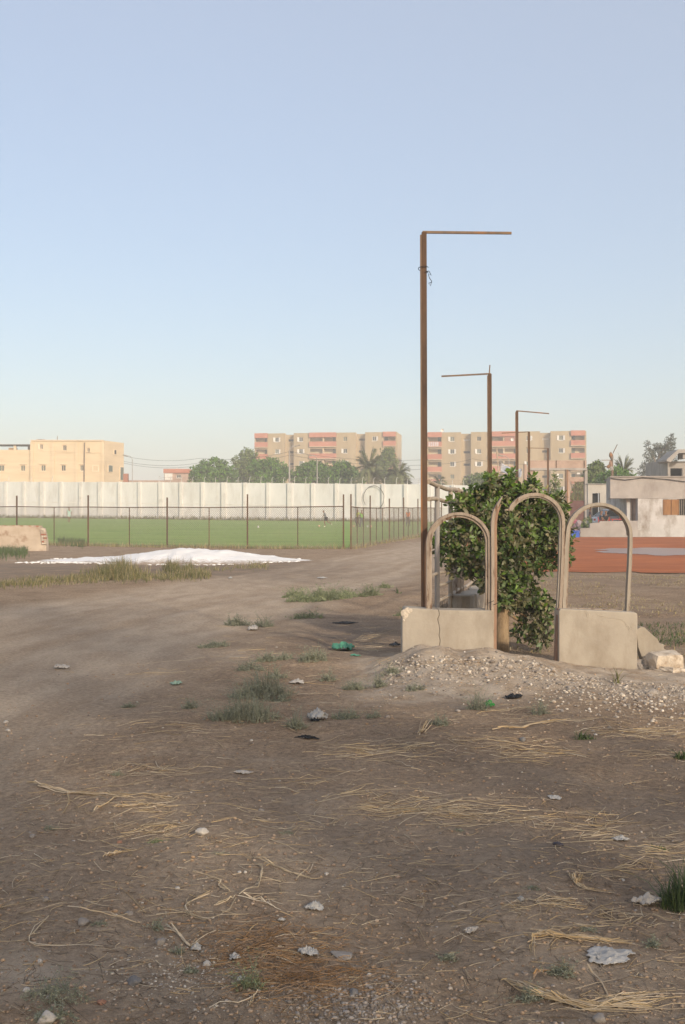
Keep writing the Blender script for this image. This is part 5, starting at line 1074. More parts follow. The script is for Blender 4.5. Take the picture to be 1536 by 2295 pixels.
# blue tub and bags
x = X(1289, 73); z = hz(x, 73)
BLUE = mat('blue_plastic', (.02, .07, .38), (.03, .1, .46), scale=3, rough=.4)
t = thing('blue_tub', 'bright blue plastic tub at the end of the forecourt wall', 'tub', (x, 73, z))
MB().zprism([(x - .25, 72.8), (x + .25, 72.8), (x + .25, 73.2), (x - .25, 73.2)], z, z + .42).build('tub_wall', BLUE, t); MB().box(x - .28, x + .28, 72.77, 73.23, z + .4, z + .46).build('rim', BLUE, t)
t = thing('bag_heap', 'small heap of purple and white bags standing over the blue tub', 'bags', (X(1290, 73.8), 73.8, z))
for k, (px, py, m) in enumerate(((1286, 1179, (.22, .16, .22)), (1293, 1176, (.20, .16, .19)), (1298, 1172, (.28, .24, .26)), (1288, 1170, (.30, .10, .14)), (1295, 1182, (.10, .09, .10)), (1287, 1189, (.25, .20, .22)), (1295, 1193, (.14, .12, .13)), (1290, 1198, (.2, .17, .18)))):
    lumpy('bag', cloth('bag%d' % k, m), t, P(px, py, 73.8), (.2, .16, .2), k + 30, sub=2, rough=.5)
x = X(1310, 75.); t = thing('shrub', 'low green shrub behind the forecourt wall left of the standing person', 'shrub', (x, 75., hz(x, 75)))
p, q_ = blob_points([(X(1308, 75), 75, float(Z(1176, 75)), .35, .3, .3), (X(1318, 75), 75.2, float(Z(1172, 75)), .35, .3, .42)], 110, np.random.default_rng(5), .2); leaf_cloud('foliage', TLEAF2, t, p, q_, .11, 7, np.array(t.location), seed=9)['kind'] = 'stuff'

# ------------------------------------------------------------------ grass, weeds, straw, stones, litter
def blades(bases, hmin, hmax, width, lean, g, curve=.5, heights=None):
    """triangular-section bent grass blades -> verts, tris"""
    b = np.asarray(bases); N = len(b); a = g.uniform(0, 2 * np.pi, N); L = g.uniform(hmin, hmax, N) if heights is None else heights * g.uniform(.55, 1.15, N)
    dr = np.stack([np.cos(a), np.sin(a), np.zeros(N)], -1); ln = np.abs(g.normal(0, lean, N))
    sd_ = np.stack([-np.sin(a), np.cos(a), np.zeros(N)], -1); up = np.array([0, 0, 1.])
    m = b + up * (L * .55)[:, None] + dr * (L * ln * .45)[:, None]; t = b + up * (L * (1 - curve * .35 * np.minimum(ln, 1)))[:, None] + dr * (L * ln * 1.3)[:, None]
    w_ = width * g.uniform(.7, 1.3, N)[:, None]
    V = np.stack([b - sd_ * w_, b + sd_ * w_, m + sd_ * w_ * .7, m - sd_ * w_ * .7, t, b + dr * w_ * .8, m + dr * w_ * .5], 1).reshape(-1, 3); k = (np.arange(N) * 7)[:, None]
    T = np.concatenate([k + np.array([q]) for q in ((0, 1, 2), (0, 2, 3), (3, 2, 4), (1, 5, 6), (1, 6, 2), (5, 0, 3), (5, 3, 6), (2, 6, 4), (6, 3, 4))])
    return V, T
def stuff(name, V, T, m, label, cat, parent=None):
    o = nmesh(name, V, T, m, parent); tag(o, label, cat, kind='stuff'); return o
GRASSG = mat('roadside_grass', (.17, .175, .065), (.27, .25, .105), scale=.8, rough=.8, island=.3, trans=.25)
GRASSY = mat('dry_grass', (.38, .30, .15), (.50, .41, .22), scale=.8, rough=.85, island=.3, trans=.2)
GRASSD = mat('green_tuft', (.10, .145, .05), (.16, .21, .08), scale=3, rough=.7, island=.3, trans=.25)
g = np.random.default_rng(77)
def onground(p): p = np.asarray(p); return np.stack([p[:, 0], p[:, 1], height(p[:, 0], p[:, 1])], -1)
def strip(n, fn):
    q = np.array([fn() for _ in range(n)]); return [tuple(v) for v in GA(q[:, 0], q[:, 1])]
def along(pts, spread):
    ps = np.array(pts, float); t = g.uniform(0, len(ps) - 1.001); i = int(t); p = ps[i] + (ps[i + 1] - ps[i]) * (t - i); return p[0] + g.normal(0, 3), p[1] + g.normal(0, spread)
b1 = strip(1900, lambda: along([(-20, 1311), (60, 1308), (120, 1304), (200, 1302), (280, 1298), (360, 1296), (430, 1291), (470, 1290)], 4.5))
b2 = strip(1100, lambda: along([(150, 1298), (230, 1294), (280, 1289), (330, 1292), (420, 1285), (460, 1277), (560, 1270), (600, 1268)], 4))
b3 = strip(900, lambda: (g.normal(262, 30), g.normal(1290, 5))) + strip(260, lambda: (g.normal(385, 9), g.normal(1281, 2))) + strip(110, lambda: (g.normal(422, 7), g.normal(1278, 2)))
hb = np.concatenate([np.full(len(b1), .2), np.full(len(b2), .18), np.full(900, .6), np.full(260, .55), np.full(110, .42)]); bb = np.array(b1 + b2 + b3); hb = hb * .8 * (.75 + .6 * vnoise(bb[:, 0] * 1.6, bb[:, 1] * 1.2, 44)).clip(.25, 1.4)
V, T = blades(bb, 0, 0, .008, .45, g, heights=hb); stuff('grass_strip', V, T, GRASSG, 'uneven strip of long green grass between the track and the white heap', 'grass')
sel = g.random(len(bb)) < .34; V, T = blades(bb[sel] + g.normal(0, .05, (sel.sum(), 3)) * [1, 1, 0], 0, 0, .007, .5, g, heights=hb[sel] * 1.25); stuff('dry_grass', V, T, GRASSY, 'dry straw-yellow stalks mixed into the grass strip', 'grass')
b4 = strip(1100, lambda: along([(-20, 1240), (20, 1236), (60, 1240)], 7)) + strip(700, lambda: along([(-10, 1224), (40, 1221), (90, 1226)], 3)) + strip(500, lambda: along([(130, 1215), (160, 1218), (190, 1221)], 4))
V, T = blades(b4, .15, .4, .012, .5, g); stuff('green_grass_patch', V, T, GRASSD, 'green grass patch at the left edge below the ruined wall', 'grass')
b5 = []
for px in np.arange(100, 775, .7):
    d = np.interp(px, [38, 198, 375, 555, 774], [63.2, 61.4, 59.4, 57.6, 56.2]) + g.normal(-.1, .25); x = X(px, d); b5.append((x, d))
for d in np.arange(55.6, 92, .05):
    x = float(np.interp(d, [s_[1] for s_ in sp_], [s_[0] for s_ in sp_])) + g.normal(0, .18); b5.append((x, d))
V, T = blades(onground(b5), .1, .38, .014, .5, g); stuff('fence_foot_grass', V, T, GRASSY, 'dry grass along the foot of the chain-link fence', 'grass')
b6 = []
for px in np.arange(0, 960, .35):
    d = wall_d(px) - abs(g.normal(.9, .6)); x = X(px, d); b6.append((x, d))
V, T = blades(onground(b6), .2, .75, .04, .4, g); stuff('wall_foot_grass', V, T, GRASSG, 'weedy grass along the foot of the white wall', 'grass')
b7 = GA(g.uniform(1430, 1560, 420), g.uniform(1398, 1450, 420))
V, T = blades(b7, .03, .09, .006, 1.0, g); stuff('field_grass', V, T, GRASSD, 'short green grass behind the broken slab at the right edge', 'grass')
d = g.uniform(13.5, 31, 5200); x = g.uniform(1.6 + .16 * (d - 13), 6.5 + .22 * (d - 13)); k_ = vnoise(x * .9, d * .45, 17) > -.15; b8 = np.stack([x, d], -1)[k_]
V, T = blades(onground(b8), .02, .07, .007, 1.6, g, curve=1); stuff('dry_field_litter', V, T, GRASSY, 'flattened dry grass covering the ground behind the arches', 'grass')

# straw lying on the ground
STRAW = mat('straw', (.42, .30, .165), (.55, .415, .25), scale=5, rough=.75, island=.35, spec=.2)
STRAWG = mat('bleached_straw', (.45, .35, .225), (.58, .47, .32), scale=5, rough=.75, island=.3, spec=.2)
NEEDLE = mat('russet_needles', (.30, .175, .085), (.40, .25, .13), scale=5, rough=.85, island=.35)
def strands(c, ang, L, w_, g, bend=.5, lift=.012, seg=4):
    """c: Nx2 centres; thin three-sided strands hugging the terrain"""
    N = len(c); s = np.linspace(-.5, .5, seg + 1); kap = g.normal(0, bend, N); V = np.zeros((N, seg + 1, 3, 3))
    px = np.zeros((N, seg + 1)); py = np.zeros((N, seg + 1)); x = c[:, 0].copy(); y = c[:, 1].copy()
    x -= .5 * L * np.cos(ang); y -= .5 * L * np.sin(ang); a = ang - kap * .5
    for i in range(seg + 1):
        px[:, i] = x; py[:, i] = y; x = x + L / seg * np.cos(a); y = y + L / seg * np.sin(a); a = a + kap / seg
    pz = height(px, py) + w_[:, None] * .6 + lift * np.abs(g.normal(0, 1, (N, 1))) * (.3 + np.abs(vnoise(px * 9, py * 9, 5)))
    nxv = -np.sin(ang)[:, None]; nyv = np.cos(ang)[:, None]; tap = np.linspace(1, .45, seg + 1)[None, :]; ww = w_[:, None] * tap
    V[:, :, 0] = np.stack([px + nxv * ww, py + nyv * ww, pz], -1); V[:, :, 1] = np.stack([px - nxv * ww, py - nyv * ww, pz], -1); V[:, :, 2] = np.stack([px, py, pz + ww * 1.3], -1)
    b = (np.arange(N) * (seg + 1) * 3)[:, None]; Q = []
    for i in range(seg):
        for k in range(3): Q.append(b + np.array([[i * 3 + k, i * 3 + (k + 1) % 3, (i + 1) * 3 + (k + 1) % 3, (i + 1) * 3 + k]]))
    return V.reshape(-1, 3), np.concatenate(Q)
def gpts(px, py): return GA(px, py)[:, :2]
clusters = [  # px, py, sx, sy, n, length, direction spread
    (860, 1688, 55, 9, 150, .28, .5), (800, 1680, 30, 8, 70, .25, .6), (935, 1672, 18, 8, 60, .18, 1), (1090, 1665, 70, 9, 90, .30, .4), (1165, 1690, 55, 10, 110, .25, .5),
    (890, 1812, 50, 10, 150, .26, .4), (1000, 1815, 70, 12, 150, .28, .5), (1120, 1830, 80, 10, 110, .25, .5), (1290, 1835, 60, 12, 70, .25, .7), (1350, 1870, 40, 9, 70, .22, .6),
    (820, 1785, 40, 6, 50, .2, .6), (1180, 1600, 60, 12, 60, .3, .6), (1400, 1640, 70, 10, 80, .28, .3), (1490, 1640, 40, 8, 60, .3, .3), (1480, 1700, 40, 8, 60, .26, .4), (1270, 1690, 50, 6, 50, .22, .5),
    (340, 1730, 60, 6, 70, .25, .4), (290, 1785, 60, 10, 70, .28, .6), (350, 1810, 25, 8, 60, .18, .8), (350, 1858, 45, 9, 110, .2, .7), (150, 1800, 60, 12, 45, .22, .9), (640, 1860, 70, 14, 50, .2, .8),
    (690, 1850, 40, 9, 45, .18, 1.0), (720, 1745, 80, 10, 50, .22, .5), (600, 1780, 80, 15, 35, .2, .9), (1440, 1930, 60, 12, 80, .2, .8), (1500, 1900, 30, 14, 60, .22, .9), (1400, 2060, 50, 14, 100, .14, 1.4),
    (1160, 2035, 22, 6, 60, .11, .9), (1250, 2025, 30, 6, 110, .12, .7), (1250, 2095, 50, 10, 60, .15, .5), (1060, 2060, 60, 12, 35, .14, .8), (1340, 1960, 40, 9, 40, .14, .9), (200, 1890, 80, 25, 40, .18, 1.2),
    (100, 1950, 80, 30, 30, .16, 1.4), (250, 2020, 80, 20, 30, .16, 1.0), (560, 1960, 120, 30, 45, .18, .9), (870, 1960, 90, 30, 40, .16, .7), (420, 1640, 90, 12, 50, .3, .5), (520, 1612, 60, 14, 60, .25, .7),
    (540, 1400, 40, 12, 50, .35, .4), (600, 1440, 60, 16, 50, .3, .7), (830, 1425, 35, 10, 150, .22, 1.2), (820, 1450, 28, 6, 90, .25, .5), (900, 1480, 60, 12, 60, .2, .8), (1050, 1485, 90, 12, 70, .16, .9), (700, 1540, 60, 20, 40, .25, .8),
    (380, 1505, 70, 8, 35, .35, .3), (560, 1475, 80, 8, 45, .3, .4), (1340, 2250, 60, 14, 40, .18, .5), (1000, 2280, 120, 20, 40, .12, 1.2)]
C, A, Ls, Ws = [], [], [], []
for px, py, sx, sy, n, L, ds in clusters:
    n = int(n * .4); sy = sy * 1.15; L = L * .8; ds = ds + .15
    p = gpts(np.clip(g.normal(px, sx, n), -60, 1600), np.maximum(g.normal(py, sy, n), 1330)); C.append(p); A.append(g.normal(0, ds, n) + g.choice([0, math.pi], n)); Ls.append(L * g.lognormal(-.25, .5, n)); Ws.append(g.uniform(.0008, .002, n) * (1 + .05 * p[:, 1]))
n = 2200; p = gpts(g.uniform(-40, 1580, n), 1330 + 965 * g.beta(1.5, 1.7, n)); keep = (road_left(p[:, 0], p[:, 1]) < .4) | (g.random(n) < .12); p = p[keep]; n = len(p)
C.append(p); A.append(g.normal(0, .9, n)); Ls.append(.075 * g.lognormal(-.3, .6, n)); Ws.append(g.uniform(.0007, .0018, n) * (1 + .05 * p[:, 1]))
C = np.concatenate(C); A = np.concatenate(A); Ls = np.concatenate(Ls); Ws = np.concatenate(Ws)
h_ = g.random(len(C)) < .6
for nm, sel, m, lab in (('loose_straw', h_, STRAW, 'golden loose straw scattered in drifts over the bare soil'), ('bleached_straw', ~h_, STRAWG, 'paler bleached straw scattered among the golden straw')):
    V, Q = strands(C[sel], A[sel], Ls[sel], Ws[sel], g); stuff(nm, V, Q, m, lab, 'straw')
n = 1500; p = gpts(np.concatenate([g.normal(590, 85, n // 2), g.normal(690, 90, n - n // 2)]), np.concatenate([g.normal(2125, 34, n // 2), g.normal(2195, 34, n - n // 2)])); V, Q = strands(p, g.uniform(0, 6.28, n), .07 * g.lognormal(-.2, .5, n), g.uniform(.0008, .0016, n), g, seg=2)
stuff('needle_litter', V, Q, NEEDLE, 'russet mat of dry needles at the bottom centre', 'plant litter')
n = 3200; p = gpts(g.uniform(-40, 1580, n), 1500 + 800 * g.random(n) ** .8); V, Q = strands(p, g.uniform(0, 6.28, n), .05 * g.lognormal(-.2, .5, n), g.uniform(.0007, .0015, n), g, seg=2, lift=.004)
stuff('twig_litter', V, Q, mat('brown_litter', (.13, .095, .065), (.22, .165, .11), scale=5, rough=.9, island=.4), 'fine brown plant debris scattered over the bare soil', 'plant litter')

def bundle(label, paths, n, w_, spread, name='straw_bundle', m=STRAW, fray=1., seed=0):
    gg = np.random.default_rng(seed + 500); mb = MB()
    for path in paths:
        P0 = [G(a, b) for a, b in path]
        for _ in range(n):
            ox, oy = gg.normal(0, spread, 2); f0 = gg.uniform(0, .25); f1 = gg.uniform(.55, 1.0); pts = []
            for j in range(8):
                f = f0 + (f1 - f0) * j / 7.; u = f * (len(P0) - 1); i = min(int(u), len(P0) - 2); p = P0[i].lerp(P0[i + 1], u - i); k = .4 + fray * f
                x, y = p.x + ox * k + gg.normal(0, spread * .15), p.y + oy * k + gg.normal(0, spread * .15); pts.append((x, y, w_ + abs(gg.normal(0, .006)) + .02 * math.exp(-((f - .15) / .12) ** 2) * gg.random()))
            q_ = np.array(pts); q_[:, 2] += height(q_[:, 0], q_[:, 1]); mb.tube([tuple(v) for v in q_], [w_ * (1 - .5 * j / 7) for j in range(8)], 3)
    o = mb.build(name, m); tag(o, label, 'straw'); return o
bundle('thick straw sheaf with a splayed head above the white plastic bag', [[(1190, 2103), (1240, 2100), (1310, 2105), (1370, 2112), (1430, 2113)]], 26, .0024, .012, seed=1)
bundle('curled straw end hanging from the splayed sheaf', [[(1200, 2100), (1193, 2125), (1195, 2150)]], 5, .0022, .006, seed=2)
bundle('long straw sheaf sweeping along the bottom right edge', [[(1125, 2195), (1180, 2232), (1260, 2245), (1330, 2262), (1400, 2240), (1470, 2235), (1540, 2238)], [(1180, 2232), (1300, 2258), (1420, 2262), (1545, 2258)]], 16, .0023, .016, seed=3)
bundle('bent straw stalk crossing from the white bag to the bottom sheaf', [[(1300, 2160), (1340, 2195), (1364, 2235), (1350, 2252)]], 2, .0026, .004, seed=4)
bundle('broom-headed straw with a curved stalk right of centre', [[(1280, 1962), (1290, 1982), (1320, 1996), (1375, 2003)]], 7, .0022, .004, seed=5)
bundle('feathery straw head on the soil right of centre', [[(1292, 1985), (1282, 1970), (1276, 1956)], [(1292, 1985), (1290, 1968), (1292, 1953)], [(1292, 1985), (1300, 1970), (1306, 1958)]], 8, .0018, .006, seed=6)
bundle('sprawling dry stem with arms radiating like a star', [[(530, 2012), (488, 1990), (496, 1975), (440, 1955), (370, 1950)], [(530, 2012), (575, 1997), (590, 1950), (545, 1920), (480, 1918)], [(530, 2012), (470, 2008), (412, 2030), (420, 2050), (470, 2066), (510, 2050), (530, 2015)], [(530, 2012), (590, 2022), (640, 2045)], [(530, 2012), (470, 2037)], [(560, 1922), (640, 1955), (770, 1976)]], 3, .0028, .003, 'straw_bundle', STRAWG, .5, seed=7)
bundle('thick pale straw sheaf near the left edge', [[(52, 1757), (100, 1766), (160, 1778), (230, 1781), (300, 1783)]], 16, .0032, .012, seed=8)
bundle('straw stalks crossing below the thick pale sheaf', [[(205, 1830), (245, 1800), (272, 1778)], [(150, 1775), (158, 1800), (140, 1828)]], 4, .003, .004, seed=9)
bundle('bundle of straw ends with frayed tip left of the pale stone', [[(250, 1815), (300, 1806), (350, 1802)], [(230, 1925), (260, 1914), (320, 1903)]], 8, .0028, .01, seed=10)
bundle('looped thin stem at the lower left', [[(112, 2058), (78, 2090), (60, 2112), (90, 2123), (180, 2126), (250, 2124)]], 2, .0024, .003, 'straw_bundle', STRAWG, .5, seed=11)
bundle('straight stalk lying across the lower left soil', [[(150, 2034), (220, 2048), (290, 2065), (330, 2072)]], 2, .0026, .003, 'straw_bundle', STRAW, .5, seed=12)
bundle('pale rooty stalk with torn paper at the bottom centre', [[(375, 2076), (400, 2096), (430, 2125), (450, 2110), (490, 2088)]], 4, .0028, .005, 'straw_bundle', STRAWG, .6, seed=13)
bundle('hooked stem at the bottom below the needle litter', [[(460, 2262), (520, 2258), (565, 2240), (577, 2228), (570, 2212)], [(575, 2230), (560, 2255), (545, 2270)]], 2, .0024, .003, 'straw_bundle', STRAWG, .5, seed=14)
bundle('long thin reed lying below the rubble mound', [[(1020, 1748), (1100, 1640), (1200, 1622), (1340, 1612)][1:]], 6, .004, .015, seed=15)
bundle('twisted orange stem below the white bag', [[(1195, 2196), (1215, 2180), (1250, 2174), (1310, 2178)]], 3, .003, .004, 'straw_bundle', NEEDLE, .5, seed=16)
bundle('fan of straw left of the green plastic', [[(940, 1650), (950, 1635), (965, 1612)]], 10, .0035, .02, seed=17)

# weeds
WEED = mat('grey_green_weed', (.25, .265, .185), (.34, .345, .25), scale=4, rough=.8, island=.3, trans=.2)
WEEDG = mat('green_weed', (.23, .265, .135), (.31, .335, .19), scale=4, rough=.8, island=.3, trans=.2)
def weed(label, px, py, wpx, hpx, n, m=WEED, seed=0, name='weed_clump', leaf=.03, cat='weed', blade=False):
    c = G(px, py); s = c.y / F; gg = np.random.default_rng(seed + 900); rw_ = wpx * s / 2; hh = hpx * s * 1.25; N = int(n * (1 if blade else 1.5))
    a = gg.uniform(0, 6.283, N); r = rw_ * 1.15 * gg.random(N) ** .7; bx2 = c.x + r * np.cos(a); by2 = c.y + r * np.sin(a) * .7; b = np.stack([bx2, by2, height(bx2, by2) - .01], -1)
    H = hh * gg.uniform(.35, 1.2, N) * (1 - .6 * np.minimum(r / (rw_ + 1e-6), 1.1) ** 2) * (.75 + .5 * vnoise(bx2 * 9, by2 * 5, 3))
    if blade: V, T = blades(b, 0, 0, max(.003, .0007 * c.y), .55, gg, heights=H); o = nmesh(name, V, T, m, off=tuple(c))
    else:
        V1, T1 = blades(b, 0, 0, max(.0011, .00028 * c.y), .75, gg, heights=H)
        k = 14; stem0 = np.repeat(b, k, 0); tip = V1.reshape(N, 7, 3)[:, 4]; mid = (V1.reshape(N, 7, 3)[:, 2] + V1.reshape(N, 7, 3)[:, 3]) / 2
        f = gg.uniform(.15, 1, N * k)[:, None]; md_ = np.repeat(mid, k, 0); tp2 = np.repeat(tip, k, 0); pp = np.where(f < .55, stem0 + (md_ - stem0) * (f / .55), md_ + (tp2 - md_) * ((f - .55) / .45))
        dv = gg.normal(0, 1, (N * k, 3)); dv[:, 2] = np.abs(dv[:, 2]) * .7; dv /= np.linalg.norm(dv, axis=1)[:, None]; sd2 = np.cross(dv, gg.normal(0, 1, (N * k, 3))); sd2 /= np.linalg.norm(sd2, axis=1)[:, None]
        L = np.maximum(.011, .0017 * c.y) * gg.uniform(.5, 1.4, N * k)[:, None]
        V2 = np.stack([pp, pp + dv * L * .5 + sd2 * L * .12, pp + dv * L, pp + dv * L * .5 - sd2 * L * .12], 1).reshape(-1, 3); q4 = (np.arange(N * k) * 4)[:, None]
        T2 = np.concatenate([q4 + np.array([[0, 1, 2]]), q4 + np.array([[0, 2, 3]])]) + len(V1); V = np.concatenate([V1, V2]); T = np.concatenate([T1, T2]); o = nmesh(name, V, T, m, off=tuple(c))
    o.location = c; tag(o, label, cat, 'weeds on the waste ground'); return o
W_ = [('large grey-green weed mass left of centre, its front half', 545, 1612, 150, 84, 330), ('large grey-green weed mass left of centre, its back half', 585, 1562, 125, 80, 260), ('weed sprig joined to the right of the large weed mass', 628, 1572, 40, 30, 60),
      ('bright weed patch beside the track, widest of the far weeds', 715, 1345, 130, 36, 330, WEEDG), ('weed tuft at the left end of the far weed patch', 660, 1338, 50, 22, 90, WEEDG), ('weed tuft at the right end of the far weed patch', 775, 1338, 55, 26, 110, WEEDG), ('sparse weed between the far patch and the pole', 830, 1335, 50, 24, 60, WEEDG), ('lone weed tuft near the foot of the tallest pole', 865, 1318, 26, 22, 30, WEEDG),
      ('weed tuft on the track edge below the pole shadow', 532, 1402, 46, 34, 80), ('thin weed on the track edge with pale litter', 588, 1405, 50, 30, 50), ('low weed left of the pale bare patch', 480, 1450, 62, 28, 90), ('tall thin weed just left of the green bag', 702, 1480, 62, 58, 90), ('weed left of the tall thin weed', 595, 1482, 44, 34, 60), ('small weed between the two weeds by the green bag', 640, 1478, 36, 30, 40),
      ('weed standing right of the crumpled clear bag', 775, 1612, 58, 42, 100), ('weed left of the crumpled clear bag', 665, 1632, 44, 46, 60), ('thin weed right of the crumpled bag clump', 838, 1608, 30, 34, 30), ('weed below the left end of the rubble mound', 795, 1545, 46, 40, 70), ('thin weed at the left foot of the rubble mound', 850, 1540, 34, 44, 40), ('weed beside the scrap of grey litter', 735, 1525, 30, 36, 36),
      ('weed behind the green plastic scrap', 1072, 1590, 44, 50, 60), ('thin weed right of the black plastic', 1212, 1600, 34, 40, 36), ('weed left of the green plastic scrap', 985, 1625, 40, 40, 40), ('small weed on the left soil', 287, 1585, 26, 14, 30), ('small weed left of the large weed mass', 425, 1588, 36, 22, 36), ('little weed above the thick pale sheaf', 262, 1738, 24, 16, 24),
      ('weed under the straw pile left of the pale stone', 352, 1888, 44, 22, 50, WEEDG), ('upright weed sprig at lower left', 352, 2083, 22, 46, 26), ('low weed beside the grey stone at lower left', 222, 2072, 44, 12, 30), ('weed sprigs in front of the grey stone near bottom', 398, 2135, 22, 36, 22), ('weed stems rising from the needle litter', 560, 2215, 60, 70, 40, WEEDG), ('small weed left of the needle litter stems', 428, 2180, 30, 30, 26),
      ('tall loose weed at the bottom left corner', 125, 2235, 130, 80, 70), ('low weed creeping over the bottom left corner', 120, 2285, 110, 40, 46), ('small weed at bottom centre', 1005, 2150, 44, 28, 36), ('small weed at the left of the white plastic bag', 1258, 2182, 60, 46, 60), ('faint weed right of the splayed sheaf', 1463, 2120, 36, 40, 30), ('weed below the white bag near the bottom sheaf', 1185, 2240, 60, 50, 40), ('weed sprig in the middle of the right soil', 1192, 1992, 36, 24, 26), ('tiny weed among the right straw drift', 1030, 1862, 26, 14, 18), ('weed at the foot of the cracked base', 1005, 1462, 40, 14, 18, WEEDG)]
W_ += [('faint weed on the slope left of the green bag', 560, 1500, 60, 30, 60), ('thin weed above the large weed mass', 620, 1520, 40, 34, 40), ('sparse weed left of the mound foot', 880, 1510, 46, 30, 36), ('sparse weed below the cracked base', 930, 1545, 40, 34, 36), ('weed on the verge under the far patch', 690, 1385, 70, 22, 60, WEEDG), ('small weed right of the far patch by the pole', 905, 1380, 40, 18, 30, WEEDG), ('small weed in the straw drift left of centre', 640, 1868, 40, 18, 24), ('small weed above the star-shaped stem', 498, 1915, 40, 16, 24), ('tiny weed at left below the pale sheaf', 118, 1860, 40, 14, 20), ('tiny weed on the soil above the white bag', 1320, 2085, 40, 16, 20)]
for i, w0 in enumerate(W_): weed(*w0[:6], m=(w0[6] if len(w0) > 6 else WEED), seed=i)
for i, (lab, px, py, wp, hp, n) in enumerate((('dark green grass tuft leaning in at the right edge', 1535, 2030, 110, 110, 420), ('grass tuft among straw left of the right edge', 1312, 1656, 50, 30, 90), ('small grass tuft at the right edge below the mound', 1530, 1700, 36, 26, 70), ('thin green grass among straw at the right', 1470, 1905, 55, 34, 90), ('small grass tuft beside the tallest pole shadow', 893, 1330, 12, 20, 14))):
    weed(lab, px, py, wp, hp, n, m=GRASSD, seed=60 + i, name='grass_tuft', cat='grass tuft', blade=True)
weed('dry tangled bush behind the cracked base under the left arch', 997, 1392, 80, 75, 260, m=mat('dry_twigs', (.20, .15, .10), (.30, .24, .17), scale=4, rough=.9, island=.3), seed=70, name='dry_bush', cat='bush')
bl2 = [weed('tall grass blades growing in front of the right base', 1383, 1532, 16, 90, 9, m=GRASSG, seed=71, name='grass_tuft', cat='grass tuft', blade=True)]

# stones
def stone(label, px, py, wpx, m, k, flat=.62, name='stone', group=None):
    c = G(px, py); r = wpx * c.y / F / 2; c.z += r * flat * .45
    return tag(lumpy(name, m, None, c, (r, r * .85, r * flat), k, sub=3 if wpx > 20 else 2, rough=.28, rz=k * 1.7), label, 'stone', group)
ST = [('pale angular stone standing alone left of centre', 453, 1868, 30, STONEP), ('rounded grey stone at lower left beside a low weed', 186, 2072, 32, STONEG), ('dark blue-grey stone with a cut face near the bottom left', 302, 2205, 38, STONED), ('grey stone left of the needle litter', 362, 2116, 30, STONEG), ('small grey stone above the lone stalk at lower left', 290, 2050, 20, STONEG),
      ('small flat stone on the left soil', 103, 2018, 20, STONEG), ('small light stone above the bottom left weed', 90, 2156, 16, STONEP), ('small pale stone at the left edge near the bottom', 60, 2221, 18, STONEP), ('little reddish stone near the bottom left', 227, 2250, 22, STONER), ('grey stone cut by the bottom edge at left', 105, 2289, 46, STONEP), ('pale pebble below the needle litter', 465, 2166, 26, STONEP), ('white pebble beside the needle litter stems', 540, 2197, 22, STONEP),
      ('white pebble left of centre on dark soil', 398, 1993, 14, STONEP), ('white pebble near the star-shaped stem', 537, 1956, 11, STONEP), ('pale pebble right of the star-shaped stem', 732, 1961, 13, STONEP), ('white stone at the left edge, upper of two', 13, 1620, 13, STONEP), ('white stone at the left edge, lower of two', 19, 1639, 13, STONEP), ('white pebble below the large weed mass', 564, 1661, 10, STONEP), ('small stone on the left soil below the pale sheaf', 73, 1876, 17, STONEG), ('reddish pebble left of the pale angular stone', 268, 1889, 13, STONER),
      ('small grey stone above the pale angular stone to the right', 586, 1818, 14, STONEG), ('dark grey stone among straw below the mound', 1171, 1660, 20, STONED), ('dark stone near the bottom centre', 793, 2228, 26, STONED), ('pale stone left of the bottom gravel', 827, 2187, 15, STONEP), ('small dark stone on the middle right soil', 1133, 1956, 9, STONED), ('white pebble at the right by the dirty bag', 1397, 1974, 10, STONEP), ('cream stone at the foot of the mound right of the black plastic', 1241, 1575, 14, LIME), ('grey slab stone on the right part of the mound', 1462, 1556, 28, STONEG), ('cream stone below the grey slab stone', 1450, 1578, 14, LIME), ('cream stone right below the big limestone block', 1486, 1584, 16, LIME), ('pale stone cut by the bottom edge at right', 1345, 2288, 36, STONEG)]
for i, s0 in enumerate(ST): stone(*s0, k=i * 1.37 + 2)
o = stone('flat grey slab lying at the bottom centre', 766, 2143, 62, STONEG, 3.3, flat=.16)
g = np.random.default_rng(88)
ico = bmesh.new(); bmesh.ops.create_icosphere(ico, subdivisions=1, radius=1); iv = np.array([v.co for v in ico.verts]); ico.verts.index_update(); it = np.array([[v.index for v in f.verts] for f in ico.faces]); ico.free()
def gravel(name, label, px, py, rmin, rmax, m):
    p = gpts(px, py); N = len(p); r = (rmin * (rmax / rmin) ** (g.random(N) ** 2.2)) * (.55 + .05 * p[:, 1]); nz = 1 + g.uniform(-.28, .28, (N, len(iv), 1)); sc_ = np.stack([g.uniform(.8, 1.3, N), g.uniform(.8, 1.2, N), g.uniform(.5, .8, N)], -1)[:, None, :]
    V = iv[None] * nz * sc_ * r[:, None, None] + np.stack([p[:, 0], p[:, 1], height(p[:, 0], p[:, 1]) + r * .25], -1)[:, None, :]; T = (it[None] + (np.arange(N) * len(iv))[:, None, None]).reshape(-1, 3)
    o = nmesh(name, V.reshape(-1, 3), T, m); tag(o, label, 'gravel', kind='stuff')
PEB = mat('pale_pebble', (.42, .36, .29), (.58, .51, .42), scale=20, rough=.95, island=.3); PEBG = mat('grey_pebble', (.22, .18, .15), (.36, .31, .26), scale=20, rough=.95, island=.35)
n = 1000; px = g.uniform(870, 1540, n); top = np.interp(px, _mc[:, 0], _mc[:, 1]); py = top + 4 + np.abs(g.normal(0, 38, n))
gravel('mound_rubble', 'white and cream limestone bits strewn over the mound below the arches', px, py, .005, .019, PEB)
